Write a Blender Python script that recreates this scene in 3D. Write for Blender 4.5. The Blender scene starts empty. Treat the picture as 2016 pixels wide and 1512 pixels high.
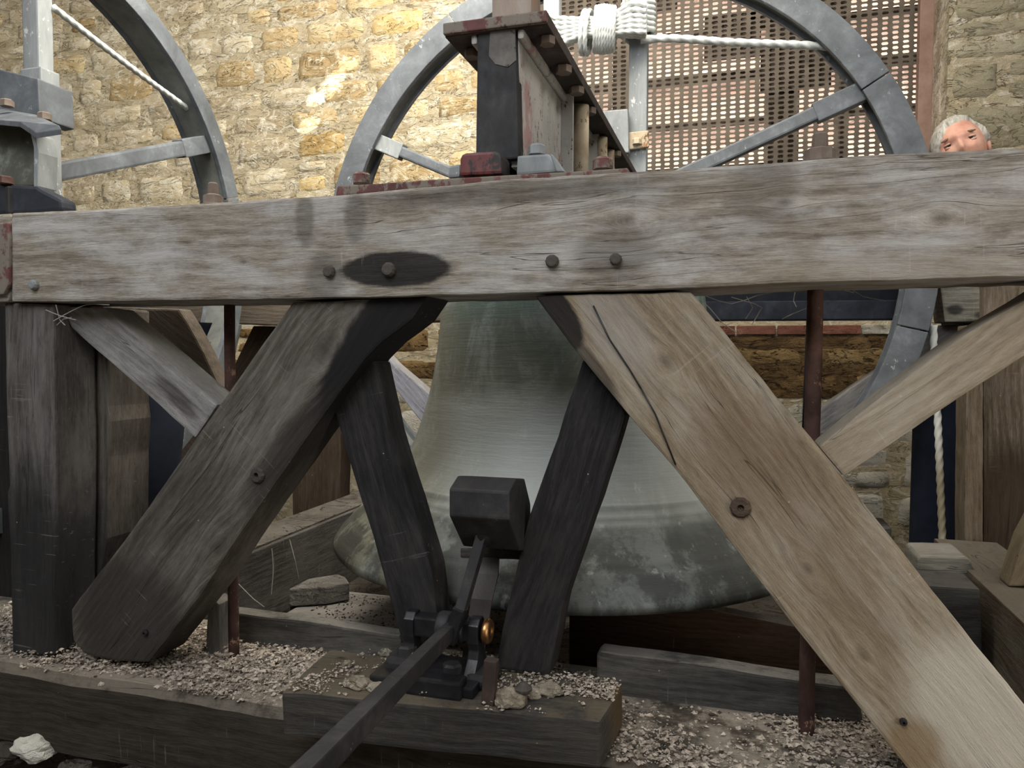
import bpy, bmesh, math, random
import numpy as np
from mathutils import Vector, Matrix, noise
random.seed(7); rnd = random.Random(11)
R_ = math.radians
# ------------------------------------------------------------------ scale: one survey unit of the frame = S metres, camera height CZ
S = 0.78; CZ = 0.90
scene = bpy.context.scene; COL = scene.collection
W, H, F = 2016, 1512, 1489.0
YAW, PITCH, ROLL = 16.56, 2.417, 0.14

# ------------------------------------------------------------------ camera
_a, _p, _r = map(math.radians, (YAW, PITCH, ROLL))
fw = Vector((-math.sin(_a)*math.cos(_p), math.cos(_a)*math.cos(_p), -math.sin(_p)))
rt = Vector((math.cos(_a), math.sin(_a), 0)); up = rt.cross(fw)
RT = rt*math.cos(_r)+up*math.sin(_r); UP = -rt*math.sin(_r)+up*math.cos(_r)
cd = bpy.data.cameras.new('camera'); cam = bpy.data.objects.new('camera', cd); COL.objects.link(cam)
cd.sensor_width = 36; cd.lens = F*36/W; cd.clip_start = .02; cd.clip_end = 100
m = Matrix((RT, UP, -fw)).transposed().to_4x4(); m.translation = (0, 0, CZ); cam.matrix_world = m
scene.camera = cam

# ------------------------------------------------------------------ world, lamps, exposure
world = bpy.data.worlds.new('sky'); scene.world = world; world.use_nodes = True
bg = world.node_tree.nodes['Background']; bg.inputs[0].default_value = (.93, .97, 1, 1); bg.inputs[1].default_value = 1.7
def area(name, loc, target, size, power, col, sy=None):
    l = bpy.data.lights.new(name, 'AREA'); l.energy = power; l.color = col; l.size = size
    if sy: l.shape = 'RECTANGLE'; l.size_y = sy
    o = bpy.data.objects.new(name, l); COL.objects.link(o); o.location = loc
    o.rotation_euler = (Vector(target)-Vector(loc)).to_track_quat('-Z', 'Y').to_euler(); return o
# daylight from above behind the camera, then two added fill lamps
area('daylight_behind', (-.6, -1.2, 3.0), (-.4, 1.2, .6), 1.6, 41, (.95, .97, 1), 1.2)
area('warm_fill_right', (1.25, .25, .62), (.62, 1.1, .2), .35, 9, (1, .92, .8), .3)  # unseen warm fill, added to brighten the lower end of the pale brace
area('wall_fill', (-.6, 1.6, 3.0), (-2.4, 3.3, 1.7), 1.5, 190, (1, .94, .82), 1.0)  # added under the ceiling to brighten the stone wall; no opening there
# added fill from the right, and an unseen fill outside brightening the louvres
area('side_fill', (1.5, 1.3, 2.5), (-.5, 1.9, 1.3), .9, 26, (1, .96, .9), .9)
area('louvre_fill', (-.1, 5.6, .2), (-.1, 3.9, 2.2), 3.0, 420, (1, .97, .93), 2.0)
def spot(name, loc, target, power, ang, col, r=.003):
    l = bpy.data.lights.new(name, 'SPOT'); l.energy = power; l.color = col; l.spot_size = R_(ang); l.spot_blend = .12; l.shadow_soft_size = r
    o = bpy.data.objects.new(name, l); COL.objects.link(o); o.location = loc
    o.rotation_euler = (Vector(target)-Vector(loc)).to_track_quat('-Z', 'Y').to_euler(); return o
vs = scene.view_settings; vs.view_transform = 'Standard'; vs.look = 'None'; vs.gamma = 1; vs.exposure = 0.0; vs.use_curve_mapping = False
scene.display_settings.display_device = 'sRGB'

# ------------------------------------------------------------------ helpers
def ray(x, y): return fw+RT*((x-W/2)/F)-UP*((y-H/2)/F)
def PY(x, y, Y): d = ray(x, y); return d*(Y/d.y)
def PX(x, y, X): d = ray(x, y); return d*(X/d.x)
def PZ(x, y, Z): d = ray(x, y); return d*(Z/d.z)
def M(v): return Vector((v[0]*S, v[1]*S, v[2]*S+CZ))

WM = {}
def mk(name, verts, faces, mat, origin=None, rot=None, parent=None, smooth=False, bevel=0, seg=2, edges=None):
    """verts in survey units; origin survey point; rot 3x3 local->world"""
    vw = [M(v) for v in verts]
    o_w = M(origin) if origin is not None else sum(vw, Vector())/len(vw)
    Rm = rot.to_3x3() if rot is not None else Matrix.Identity(3)
    Ri = Rm.transposed()
    me = bpy.data.meshes.new(name); me.from_pydata([Ri@(v-o_w) for v in vw], [], faces); me.validate(); me.update()
    if bevel or True:
        bm = bmesh.new(); bm.from_mesh(me); bmesh.ops.recalc_face_normals(bm, faces=bm.faces)
        if bevel:
            es = [e for e in bm.edges if len(e.link_faces) == 2 and e.calc_face_angle(0) > .5]
            bmesh.ops.bevel(bm, geom=es, offset=bevel*S, segments=seg, affect='EDGES', profile=.6, clamp_overlap=True)
        if smooth:
            for f in bm.faces: f.smooth = True
        bm.to_mesh(me); bm.free()
    me.materials.append(mat)
    o = bpy.data.objects.new(name, me); COL.objects.link(o)
    mw = Rm.to_4x4(); mw.translation = o_w
    if parent is not None:
        o.parent = parent; o.matrix_parent_inverse = Matrix.Identity(4); o.matrix_basis = WM[parent.name].inverted()@mw
    else: o.matrix_basis = mw
    WM[o.name] = mw
    return o
def empty(name, loc):
    o = bpy.data.objects.new(name, None); COL.objects.link(o); o.matrix_basis = Matrix.Translation(M(loc)); o.empty_display_size = .05; WM[o.name] = Matrix.Translation(M(loc)); return o
def tag(o, label, cat, group=None, kind=None):
    if label: o['label'] = label
    if cat: o['category'] = cat
    if group: o['group'] = group
    if kind: o['kind'] = kind
    return o
def struct(o): o['kind'] = 'structure'; return o

def densify(poly, step, jit, seed=0):
    r = random.Random(seed); out = []; n = len(poly)
    for i in range(n):
        a, b = Vector(poly[i]), Vector(poly[(i+1) % n]); L = (b-a).length; k = max(1, int(L/step)); out.append(a)
        for j in range(1, k):
            q = a.lerp(b, j/k); nrm = Vector((-(b-a).z, 0, (b-a).x)).normalized()
            out.append(q+nrm*((noise.noise(q*6+Vector((seed, 0, 0)))*.7+r.uniform(-1, 1)*.35)*jit))
    return out
def frame_x(d, y=Vector((0, 1, 0))):
    x = Vector(d).normalized(); z = x.cross(y).normalized(); yy = z.cross(x).normalized()
    return Matrix((x, yy, z)).transposed()
def prism_pts(pts, off, name, mat, **k):
    n = len(pts); v = list(pts)+[p+off for p in pts]
    f = [tuple(range(n)), tuple(range(2*n-1, n-1, -1))]+[(i, i+n, (i+1) % n+n, (i+1) % n) for i in range(n)]
    return mk(name, v, f, mat, **k)
def slab_y(name, px, Y, th, mat, axis=None, bevel=.004, jit=0, step=.05, parent=None, seed=0, **k):
    """outline in the plane Y, extruded backwards"""
    pts = [PY(x, y, Y) for x, y in px]
    if jit: pts = densify(pts, step, jit, seed)
    rot = None
    if axis: a, b = PY(*axis[0], Y), PY(*axis[1], Y); rot = frame_x(b-a)
    return prism_pts(pts, Vector((0, th, 0)), name, mat, rot=rot, parent=parent, bevel=bevel, **k)
def box(name, x0, x1, y0, y1, z0, z1, mat, bevel=.004, parent=None, rot=None, **k):
    v = [(x, y, z) for x in (x0, x1) for y in (y0, y1) for z in (z0, z1)]
    f = [(0, 1, 3, 2), (4, 6, 7, 5), (0, 4, 5, 1), (2, 3, 7, 6), (0, 2, 6, 4), (1, 5, 7, 3)]
    return mk(name, v, f, mat, bevel=bevel, parent=parent, rot=rot, **k)
def bar(name, a, b, w, h, mat, upv=Vector((0, 0, 1)), parent=None, bevel=.002, w2=None, h2=None, **k):
    a, b = Vector(a), Vector(b); d = (b-a).normalized(); s = d.cross(upv).normalized(); u = s.cross(d)
    w2 = w2 or w; h2 = h2 or h
    v = [p+s*(sx*ww/2)+u*(sz*hh/2) for p, ww, hh in ((a, w, h), (b, w2, h2)) for sx, sz in ((-1, -1), (1, -1), (1, 1), (-1, 1))]
    f = [(0, 1, 2, 3), (7, 6, 5, 4), (0, 4, 5, 1), (1, 5, 6, 2), (2, 6, 7, 3), (3, 7, 4, 0)]
    return mk(name, v, f, mat, parent=parent, bevel=bevel, **k)
def tube_geo(path, r, n=10, cap=True, rad=None):
    V, Fc = [], []; path = [Vector(p) for p in path]; N = len(path); t0 = None; u = None
    for i, p in enumerate(path):
        t = (path[min(i+1, N-1)]-path[max(i-1, 0)]).normalized()
        if u is None:
            u = t.orthogonal().normalized()
        else: u = (u-t*u.dot(t)).normalized()
        w = t.cross(u); rr = rad(i) if rad else r
        for j in range(n):
            a = 2*math.pi*j/n; V.append(p+(u*math.cos(a)+w*math.sin(a))*rr)
    for i in range(N-1):
        for j in range(n): Fc.append((i*n+j, i*n+(j+1) % n, (i+1)*n+(j+1) % n, (i+1)*n+j))
    if cap: Fc += [tuple(range(n-1, -1, -1)), tuple((N-1)*n+j for j in range(n))]
    return V, Fc
def tube(name, path, r, mat, n=12, parent=None, smooth=True, **k):
    V, Fc = tube_geo(path, r, n); return mk(name, V, Fc, mat, parent=parent, smooth=smooth, **k)
def lathe(name, prof, c, mat, n=96, parent=None, axis='z', smooth=True, **k):
    V, Fc = [], []
    for r, z in prof:
        for j in range(n):
            a = 2*math.pi*j/n
            if axis == 'z': V.append((c[0]+r*math.cos(a), c[1]+r*math.sin(a), c[2]+z))
            elif axis == 'y': V.append((c[0]+r*math.cos(a), c[1]+z, c[2]+r*math.sin(a)))
            else: V.append((c[0]+z, c[1]+r*math.cos(a), c[2]+r*math.sin(a)))
    for i in range(len(prof)-1):
        for j in range(n): Fc.append((i*n+j, i*n+(j+1) % n, (i+1)*n+(j+1) % n, (i+1)*n+j))
    Fc += [tuple(range(n-1, -1, -1)), tuple((len(prof)-1)*n+j for j in range(n))]
    return mk(name, V, Fc, mat, parent=parent, smooth=smooth, **k)
def catmull(pts, step):
    pts = [Vector(p) for p in pts]; P = [pts[0]*2-pts[1]]+pts+[pts[-1]*2-pts[-2]]; out = []
    for i in range(1, len(P)-2):
        a, b, c_, d = P[i-1:i+3]; n = max(1, int((c_-b).length/step))
        for j in range(n):
            t = j/n; out.append(.5*((2*b)+(c_-a)*t+(2*a-5*b+4*c_-d)*t*t+(-a+3*b-3*c_+d)*t**3))
    out.append(pts[-1]); return out
def rope_geo(pts, r, pitch=None, step=None, n=12):
    pitch = pitch or r*10; step = step or r*.55; path = catmull(pts, step); V, Fc = [], []; u = None; s = 0; N = len(path)
    for i, p in enumerate(path):
        if i: s += (p-path[i-1]).length
        t = (path[min(i+1, N-1)]-path[max(i-1, 0)]).normalized()
        u = t.orthogonal().normalized() if u is None else (u-t*u.dot(t)).normalized()
        w = t.cross(u); ph = 2*math.pi*s/pitch
        for j in range(n):
            a = 2*math.pi*j/n; rr = r*(.74+.34*abs(math.cos(1.5*(a-ph))))
            V.append(p+(u*math.cos(a)+w*math.sin(a))*rr)
    for i in range(N-1):
        for j in range(n): Fc.append((i*n+j, i*n+(j+1) % n, (i+1)*n+(j+1) % n, (i+1)*n+j))
    Fc += [tuple(range(n-1, -1, -1)), tuple((N-1)*n+j for j in range(n))]
    return V, Fc
def rope(name, pts, r, mat, parent=None, **k):
    V, Fc = rope_geo(pts, r, **k); return mk(name, V, Fc, mat, parent=parent, smooth=True)
def merge(parts):
    V, Fc = [], []
    for v, f in parts:
        b = len(V); V += list(v); Fc += [tuple(i+b for i in q) for q in f]
    return V, Fc

# ------------------------------------------------------------------ materials
class N:
    def __init__(s, name):
        s.m = bpy.data.materials.new(name); s.m.use_nodes = True; s.t = s.m.node_tree; s.L = s.t.links
        s.b = s.t.nodes['Principled BSDF']; s.tc = s.t.nodes.new('ShaderNodeTexCoord'); s.o = s.tc.outputs['Object']
    def put(s, sock, v):
        if hasattr(v, 'links') or isinstance(v, bpy.types.NodeSocket): s.L.new(v, sock)
        else:
            if sock.type == 'RGBA' and len(v) == 3: v = (*v, 1)
            sock.default_value = v
    def map(s, sc, vec=None, loc=(0, 0, 0), rot=(0, 0, 0)):
        n = s.t.nodes.new('ShaderNodeMapping'); s.put(n.inputs[0], vec or s.o); n.inputs['Scale'].default_value = sc; n.inputs['Location'].default_value = loc; n.inputs['Rotation'].default_value = rot; return n.outputs[0]
    def noise(s, sc, vec=None, scale=1, det=6, rough=.6, dist=0, loc=(0, 0, 0), col=False):
        n = s.t.nodes.new('ShaderNodeTexNoise'); s.put(n.inputs['Vector'], s.map(sc, vec, loc)); n.inputs['Scale'].default_value = scale
        n.inputs['Detail'].default_value = det; n.inputs['Roughness'].default_value = rough; n.inputs['Distortion'].default_value = dist
        return n.outputs[1 if col else 0]
    def voro(s, sc, vec=None, feat='F1', rand=1):
        n = s.t.nodes.new('ShaderNodeTexVoronoi'); n.feature = feat; s.put(n.inputs['Vector'], s.map(sc, vec)); n.inputs['Scale'].default_value = 1; n.inputs['Randomness'].default_value = rand
        return n.outputs['Distance']
    def math(s, op, a, b=0, c=0, clamp=False):
        n = s.t.nodes.new('ShaderNodeMath'); n.operation = op; n.use_clamp = clamp
        for i, v in enumerate((a, b, c)): s.put(n.inputs[i], v)
        return n.outputs[0]
    def ramp(s, f, stops, interp='LINEAR'):
        n = s.t.nodes.new('ShaderNodeValToRGB'); s.L.new(f, n.inputs[0]); e = n.color_ramp.elements; n.color_ramp.interpolation = interp
        while len(e) < len(stops): e.new(.5)
        for el, (p, c) in zip(e, stops): el.position = p; el.color = (c, c, c, 1) if isinstance(c, (int, float)) else (*c, 1)
        return n.outputs[0]
    def step(s, f, lo, hi):
        n = s.t.nodes.new('ShaderNodeMapRange'); n.interpolation_type = 'SMOOTHSTEP'; s.put(n.inputs[0], f); n.inputs[1].default_value = lo; n.inputs[2].default_value = hi; return n.outputs[0]
    def mix(s, f, a, b, mode='MIX'):
        n = s.t.nodes.new('ShaderNodeMix'); n.data_type = 'RGBA'; n.blend_type = mode; n.clamp_factor = True
        s.put(n.inputs[0], f); s.put(n.inputs[6], a); s.put(n.inputs[7], b); return n.outputs[2]
    def sep(s, v):
        n = s.t.nodes.new('ShaderNodeSeparateXYZ'); s.L.new(v, n.inputs[0]); return n.outputs
    def comb(s, x, y, z):
        n = s.t.nodes.new('ShaderNodeCombineXYZ')
        for i, v in enumerate((x, y, z)): s.put(n.inputs[i], v)
        return n.outputs[0]
    def rand(s): return s.t.nodes.new('ShaderNodeObjectInfo').outputs['Random']
    def bump(s, h, strength=.5, dist=.004, prev=None):
        n = s.t.nodes.new('ShaderNodeBump'); n.inputs['Strength'].default_value = strength; n.inputs['Distance'].default_value = dist; s.L.new(h, n.inputs['Height'])
        if prev: s.L.new(prev, n.inputs['Normal'])
        return n.outputs[0]
    def done(s, col, rough=.8, nrm=None, metal=0, spec=.3):
        s.put(s.b.inputs['Base Color'], col); s.put(s.b.inputs['Roughness'], rough); s.put(s.b.inputs['Metallic'], metal); s.b.inputs['Specular IOR Level'].default_value = spec
        if nrm: s.L.new(nrm, s.b.inputs['Normal'])
        return s.m
_cnt = [0]
def wood(dark, mid, light, dust=None, dusta=.4, top=None, topa=.8, stain_tones=(), knots=(), grain=1., crack=1., seed=0, rough=.85, fine=1., patch=None):
    """grain along local X.  stains: (x, z, rx, rz, angle, colour, amount) local metres; knots: (x, z, r)"""
    _cnt[0] += 1; n = N('oak_%02d' % _cnt[0]); xyz = n.sep(n.o); X, Y, Z = xyz[0], xyz[1], xyz[2]
    sd = (seed*3.7, seed*1.3, seed*2.1)
    big = n.noise((2.2, 4, 7), det=2, loc=sd)
    Zw = n.math('ADD', Z, n.math('MULTIPLY', n.math('SUBTRACT', big, .5), .035))
    kn = None
    for (kx, kz, kr) in knots:
        dx = n.math('DIVIDE', n.math('SUBTRACT', X, kx), kr*1.9); dz = n.math('DIVIDE', n.math('SUBTRACT', Z, kz), kr)
        d2 = n.math('ADD', n.math('MULTIPLY', dx, dx), n.math('MULTIPLY', dz, dz))
        g = n.math('POWER', 2.718, n.math('MULTIPLY', d2, -1.))
        Zw = n.math('SUBTRACT', Zw, n.math('MULTIPLY', n.math('MULTIPLY', n.math('SUBTRACT', Z, kz), g), .9))
        c = n.math('POWER', 2.718, n.math('MULTIPLY', d2, -14.)); kn = c if kn is None else n.math('MAXIMUM', kn, c)
    v = n.comb(X, Y, Zw)
    g1 = n.noise((6.5*grain, 60, 95*grain), v, det=9, rough=.74, dist=.2, loc=sd)
    g2 = n.noise((42, 160, 300*fine), v, det=5, rough=.75, loc=sd)
    rings = n.math('SINE', n.math('MULTIPLY', n.math('ADD', Zw, n.math('MULTIPLY', big, .06)), 420*grain))
    g = n.math('ADD', n.math('MULTIPLY', g1, .50), n.math('ADD', n.math('MULTIPLY', g2, .42), n.math('MULTIPLY', rings, .035)))
    col = n.ramp(g, [(.30, dark), (.46, mid), (.62, light)])
    pt = n.noise((3, 6, 8), det=5, rough=.7, loc=(sd[1]+9, 2, sd[0]))
    if patch: col = n.mix(n.step(pt, .48, .62), col, n.mix(.6, col, patch))
    if dust:
        dn = n.noise((4, 8, 11), det=6, rough=.72, loc=(sd[0]+4, 7, sd[2]))
        col = n.mix(n.math('MULTIPLY', n.step(dn, .42, .66), dusta), col, dust)
    if top:
        gn = n.t.nodes.new('ShaderNodeNewGeometry'); nz = n.sep(gn.outputs['True Normal'])[2]
        tn = n.noise((7, 7, 7), det=7, rough=.75, loc=(3, 3, sd[0])); col = n.mix(n.math('MULTIPLY', n.math('MULTIPLY', n.step(nz, .5, .85), n.step(tn, .36, .52)), topa), col, n.mix(n.noise((120, 120, 120), det=3), tuple(c*.6 for c in top), top))
    wn = n.noise((30, 30, 30), det=5, rough=.7)
    for (sx, sz, rx, rz, an, sc, am) in stain_tones:
        soft0 = .9 if am > .9 else .55
        ca, sa = math.cos(an), math.sin(an)
        ddx = n.math('SUBTRACT', X, sx); ddz = n.math('SUBTRACT', Z, sz)
        e1 = n.math('DIVIDE', n.math('ADD', n.math('MULTIPLY', ddx, ca), n.math('MULTIPLY', ddz, sa)), rx)
        e2 = n.math('DIVIDE', n.math('SUBTRACT', n.math('MULTIPLY', ddz, ca), n.math('MULTIPLY', ddx, sa)), rz)
        d = n.math('SQRT', n.math('ADD', n.math('MULTIPLY', e1, e1), n.math('MULTIPLY', e2, e2)))
        d = n.math('ADD', d, n.math('MULTIPLY', n.math('SUBTRACT', wn, .5), .3)); d = n.math('ADD', d, n.math('MULTIPLY', n.math('SUBTRACT', g1, .5), .25))
        f = n.math('MULTIPLY', n.math('SUBTRACT', 1, n.step(d, soft0, 1.12)), am)
        col = n.mix(f, col, n.mix(.25, sc, n.mix(1, sc, col, 'MULTIPLY')))
    # cracks
    cw = n.noise((1.3, 20, 42*grain), v, det=3, rough=.5, dist=.15, loc=(sd[2], 3, sd[1]))
    cr = n.math('SUBTRACT', 1, n.step(n.math('ABSOLUTE', n.math('SUBTRACT', cw, .5)), .0, .0045))
    cm = n.step(n.noise((3, 9, 9), det=2, loc=(5, sd[0], 1)), .5, .6)
    cr = n.math('MULTIPLY', n.math('MULTIPLY', cr, cm), crack)
    col = n.mix(n.math('MULTIPLY', cr, .8), col, (.012, .010, .009))
    if kn is not None: col = n.mix(n.math('MULTIPLY', kn, .6), col, tuple(c*.5 for c in dark))
    sn = n.noise((170, 60, 9), det=3, rough=.6, loc=(1, sd[0], 4)); sm = n.noise((5, 5, 8), det=2, loc=(6, 2, sd[1]))
    col = n.mix(n.math('MULTIPLY', n.math('MULTIPLY', n.step(sn, .64, .70), n.step(sm, .5, .62)), .22), col, n.mix(.5, light, (.62, .6, .57)))
    sp = n.math('SUBTRACT', 1, n.step(n.voro((60, 60, 60)), .05, .09))
    spm = n.math('GREATER_THAN', n.noise((35, 35, 35), det=1), .66)
    col = n.mix(n.math('MULTIPLY', n.math('MULTIPLY', sp, spm), .55), col, (.5, .47, .42))
    h = n.math('SUBTRACT', n.math('ADD', g, n.math('MULTIPLY', pt, .4)), n.math('MULTIPLY', cr, .8))
    return n.done(col, rough, n.bump(h, .75, .006), spec=.25)
def stone_mat(name, cols, mortar, mort_lo=.50, bump=1., sc=1., green=None):
    n = N(name); r = n.rand()
    off = n.t.nodes.new('ShaderNodeVectorMath'); off.operation = 'ADD'; n.L.new(n.o, off.inputs[0]); n.L.new(n.comb(n.math('MULTIPLY', r, 31.), n.math('MULTIPLY', r, 17.), n.math('MULTIPLY', r, 7.)), off.inputs[1]); v = off.outputs[0]
    a = n.noise((6*sc, 6*sc, 9*sc), v, det=7, rough=.68, dist=.5)
    base = n.ramp(n.math('ADD', n.math('MULTIPLY', a, .7), n.math('MULTIPLY', r, .3)), [(.28, cols[0]), (.45, cols[1]), (.60, cols[2]), (.75, cols[3])])
    b = n.noise((14*sc, 14*sc, 20*sc), v, det=6, rough=.75, dist=1.2, loc=(3, 1, 5))
    base = n.mix(n.step(b, mort_lo, mort_lo+.13), base, mortar)
    d = n.noise((26, 26, 60), v, det=5, rough=.7, dist=2.)
    base = n.mix(n.math('MULTIPLY', n.math('SUBTRACT', 1, n.step(d, .33, .42)), .6), base, tuple(c*.45 for c in cols[0]))
    cr = n.math('SUBTRACT', 1, n.step(n.math('ABSOLUTE', n.math('SUBTRACT', n.noise((5, 5, 14), v, det=5, rough=.6, dist=1.5, loc=(8, 8, 8)), .5)), 0, .012))
    base = n.mix(n.math('MULTIPLY', cr, .55), base, tuple(c*.3 for c in cols[0]))
    if green: base = n.mix(n.math('MULTIPLY', n.step(n.noise((3, 3, 3), det=4, loc=(1, 2, 8)), .5, .65), .6), base, green)
    h = n.math('ADD', n.math('MULTIPLY', a, .8), n.math('ADD', n.math('MULTIPLY', b, .6), n.math('MULTIPLY', d, .35)))
    h = n.math('SUBTRACT', h, n.math('MULTIPLY', cr, .3))
    return n.done(base, .95, n.bump(h, bump, .02), spec=.1)
def metal_mat(name, c0, c1, c2=None, rough=.6, metal=.0, spots=None, sc=1., bump=.25, spotlo=.6, spec=.4, streak=False):
    n = N(name); a = n.noise((9*sc, 9*sc, (2.5 if streak else 9)*sc), det=7, rough=.7, dist=.4)
    col = n.ramp(a, [(.34, c0), (.55, c1), (.72, c2 or c1)])
    b = n.noise((55*sc, 55*sc, 30*sc), det=4, rough=.7)
    if spots:
        for i, (lo, cc, s2) in enumerate(spots):
            k = n.noise((s2, s2, s2*.7), det=5, rough=.75, loc=(i*4+2, 1, 3)); col = n.mix(n.step(k, lo, lo+.06), col, cc)
    return n.done(col, n.ramp(b, [(.3, max(0, rough-.12)), (.7, min(1, rough+.12))]), n.bump(n.math('ADD', a, n.math('MULTIPLY', b, .5)), bump, .003), metal, spec)

def timber(name, label, px, Y, th, axis, cols, cat='timber', stain_tones=(), knots=(), jit=.0022, bevel=.006, parent=None, group=None, **wk):
    """stains: (x, y, rx, ry, angle_deg_in_picture_of_plane_Y relative to grain, colour, amount) given at picture points of plane Y"""
    a, b = PY(*axis[0], Y), PY(*axis[1], Y); rot = frame_x(b-a); Ri = rot.transposed()
    cx = sum(p[0] for p in px)/len(px); cy = sum(p[1] for p in px)/len(px); org = PY(cx, cy, Y)
    def loc(x, y): v = Ri@((PY(x, y, Y)-org)*S); return v.x, v.z
    k = (PY(cx+50, cy, Y)-PY(cx-50, cy, Y)).length*S/100
    st = [(*loc(x, y), rx*k, ry*k, R_(an), c, am) for x, y, rx, ry, an, c, am in stain_tones]
    kn = [(*loc(x, y), r*k) for x, y, r in knots]
    wk.setdefault('crack', .6)
    wk.setdefault('top', (.26, .24, .21)); wk.setdefault('topa', .55)
    mt = wood(*cols, stain_tones=st, knots=kn, seed=rnd.uniform(0, 9), **wk)
    pts = densify([PY(x, y, Y) for x, y in px], .035, jit, len(name)+int(cx))
    o = prism_pts(pts, Vector((0, th, 0)), name, mt, origin=org, rot=rot, parent=parent, bevel=bevel)
    if parent is None: tag(o, label, cat, group)
    return o

# ------------------------------------------------------------------ palette
GREY = ((.085, .068, .052), (.255, .222, .18), (.43, .395, .345), (.52, .505, .50), .7)
DARKW = ((.018, .016, .015), (.05, .045, .04), (.095, .085, .075), (.16, .15, .14), .35)
BROWN = ((.05, .035, .022), (.15, .105, .065), (.26, .19, .125), (.3, .26, .2), .4)
SOOT = (.012, .011, .012)
m_mortar = stone_mat('lime_mortar', [(.32, .26, .16), (.44, .37, .25), (.52, .45, .32), (.60, .54, .42)], (.62, .57, .46), bump=1.1)
m_stone = [stone_mat('ironstone_ochre', [(.30, .215, .11), (.47, .35, .19), (.56, .43, .24), (.60, .52, .36)], (.62, .56, .42)),
           stone_mat('ironstone_pale', [(.36, .29, .19), (.48, .40, .27), (.56, .48, .33), (.62, .56, .44)], (.64, .59, .48), mort_lo=.47),
           stone_mat('ironstone_gold', [(.34, .225, .09), (.52, .37, .17), (.60, .45, .22), (.58, .50, .34)], (.60, .54, .38))]
m_brown_stone = stone_mat('ironstone_brown', [(.09, .055, .025), (.20, .125, .055), (.30, .20, .09), (.34, .25, .13)], (.36, .30, .2), mort_lo=.62, bump=1.6)
m_pale_low = stone_mat('limewashed_rubble', [(.28, .26, .20), (.44, .41, .34), (.56, .53, .46), (.62, .6, .54)], (.5, .5, .46))
m_pier = stone_mat('dressed_pier_stone', [(.20, .17, .11), (.31, .275, .19), (.38, .34, .24), (.42, .38, .29)], (.46, .42, .34), mort_lo=.56, green=(.30, .29, .21), bump=.8)
m_brick = stone_mat('red_brick', [(.12, .05, .035), (.19, .08, .055), (.24, .11, .08), (.30, .18, .14)], (.45, .36, .3), mort_lo=.62)
m_iron = metal_mat('black_iron', (.006, .006, .007), (.014, .014, .017), (.03, .03, .034), rough=.42, spec=.5, bump=.4)
m_iron_dust = metal_mat('dusty_black_iron', (.012, .012, .014), (.028, .027, .029), (.06, .056, .055), rough=.6, bump=.5, spots=[(.66, (.16, .15, .14), 60)])
m_wheel = metal_mat('grey_painted_wheel', (.058, .064, .072), (.10, .11, .122), (.17, .185, .20), rough=.6, spots=[(.62, (.26, .28, .29), 30), (.66, (.07, .08, .09), 14)], bump=.25)
m_wheel_in = metal_mat('grey_wheel_inner', (.08, .085, .08), (.13, .135, .125), (.18, .18, .165), rough=.75, bump=.25)
m_post = metal_mat('weathered_grey_board', (.13, .14, .145), (.23, .245, .25), (.33, .345, .35), rough=.7, streak=True, spots=[(.6, (.42, .43, .43), 40)])
m_maroon = metal_mat('maroon_primer', (.07, .028, .027), (.13, .05, .046), (.18, .10, .09), rough=.8, spots=[(.46, (.17, .145, .12), 14), (.60, (.05, .04, .036), 30)])
m_dustgrey = metal_mat('dusty_bare_patch', (.06, .055, .05), (.13, .12, .11), (.2, .185, .17), rough=.9, spots=[(.56, (.03, .028, .027), 20)])
m_boltdark = metal_mat('dark_bolt', (.03, .025, .022), (.075, .064, .054), (.15, .135, .12), rough=.8)
m_boltdull = metal_mat('dull_rusty_bolt', (.10, .075, .06), (.17, .13, .105), (.24, .2, .17), rough=.85)
m_web = metal_mat('rust_specked_grey_paint', (.34, .33, .32), (.46, .45, .43), (.50, .48, .46), rough=.6, spots=[(.55, (.38, .25, .24), 5), (.585, (.12, .06, .04), 75), (.62, (.28, .17, .09), 26)], bump=.3)
m_flange = metal_mat('rusty_flange_underside', (.025, .018, .016), (.055, .04, .036), (.12, .08, .07), rough=.85, spots=[(.62, (.12, .09, .08), 30)])
m_rust = metal_mat('rusty_rod', (.045, .026, .022), (.10, .056, .046), (.17, .11, .09), rough=.9, spots=[(.6, (.28, .17, .12), 40)], bump=.7, spec=.15)
m_rustpale = metal_mat('pale_rusted_bolt', (.28, .2, .12), (.42, .35, .25), (.5, .44, .34), rough=.8, spots=[(.58, (.08, .045, .025), 45), (.6, (.25, .13, .06), 20)])
m_browngrey = metal_mat('brown_painted_frame', (.15, .085, .06), (.20, .12, .09), (.24, .15, .11), rough=.7)
m_net = metal_mat('brown_mesh', (.05, .04, .03), (.085, .068, .052), (.11, .09, .07), rough=.9)
m_brass = metal_mat('brass', (.45, .22, .09), (.55, .30, .13), (.6, .36, .18), rough=.35, metal=1, sc=3)
m_dkstone = stone_mat('dark_mullion_stone', [(.05, .035, .025), (.09, .065, .05), (.13, .1, .08), (.16, .13, .11)], (.18, .15, .12))
m_louvre = stone_mat('pinkish_louvre_stone', [(.52, .36, .28), (.66, .47, .38), (.74, .56, .46), (.8, .66, .56)], (.82, .72, .62), bump=.3)
m_earth = stone_mat('dusty_ground', [(.03, .026, .022), (.06, .052, .045), (.10, .088, .076), (.15, .135, .12)], (.14, .125, .11), mort_lo=.6)
m_slab = stone_mat('dim_slab', [(.07, .065, .06), (.12, .11, .10), (.17, .16, .145), (.2, .19, .175)], (.22, .2, .18))
m_steel = metal_mat('dark_steel_joist', (.004, .005, .007), (.007, .008, .012), (.014, .016, .021), rough=.8, spec=.12)

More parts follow.
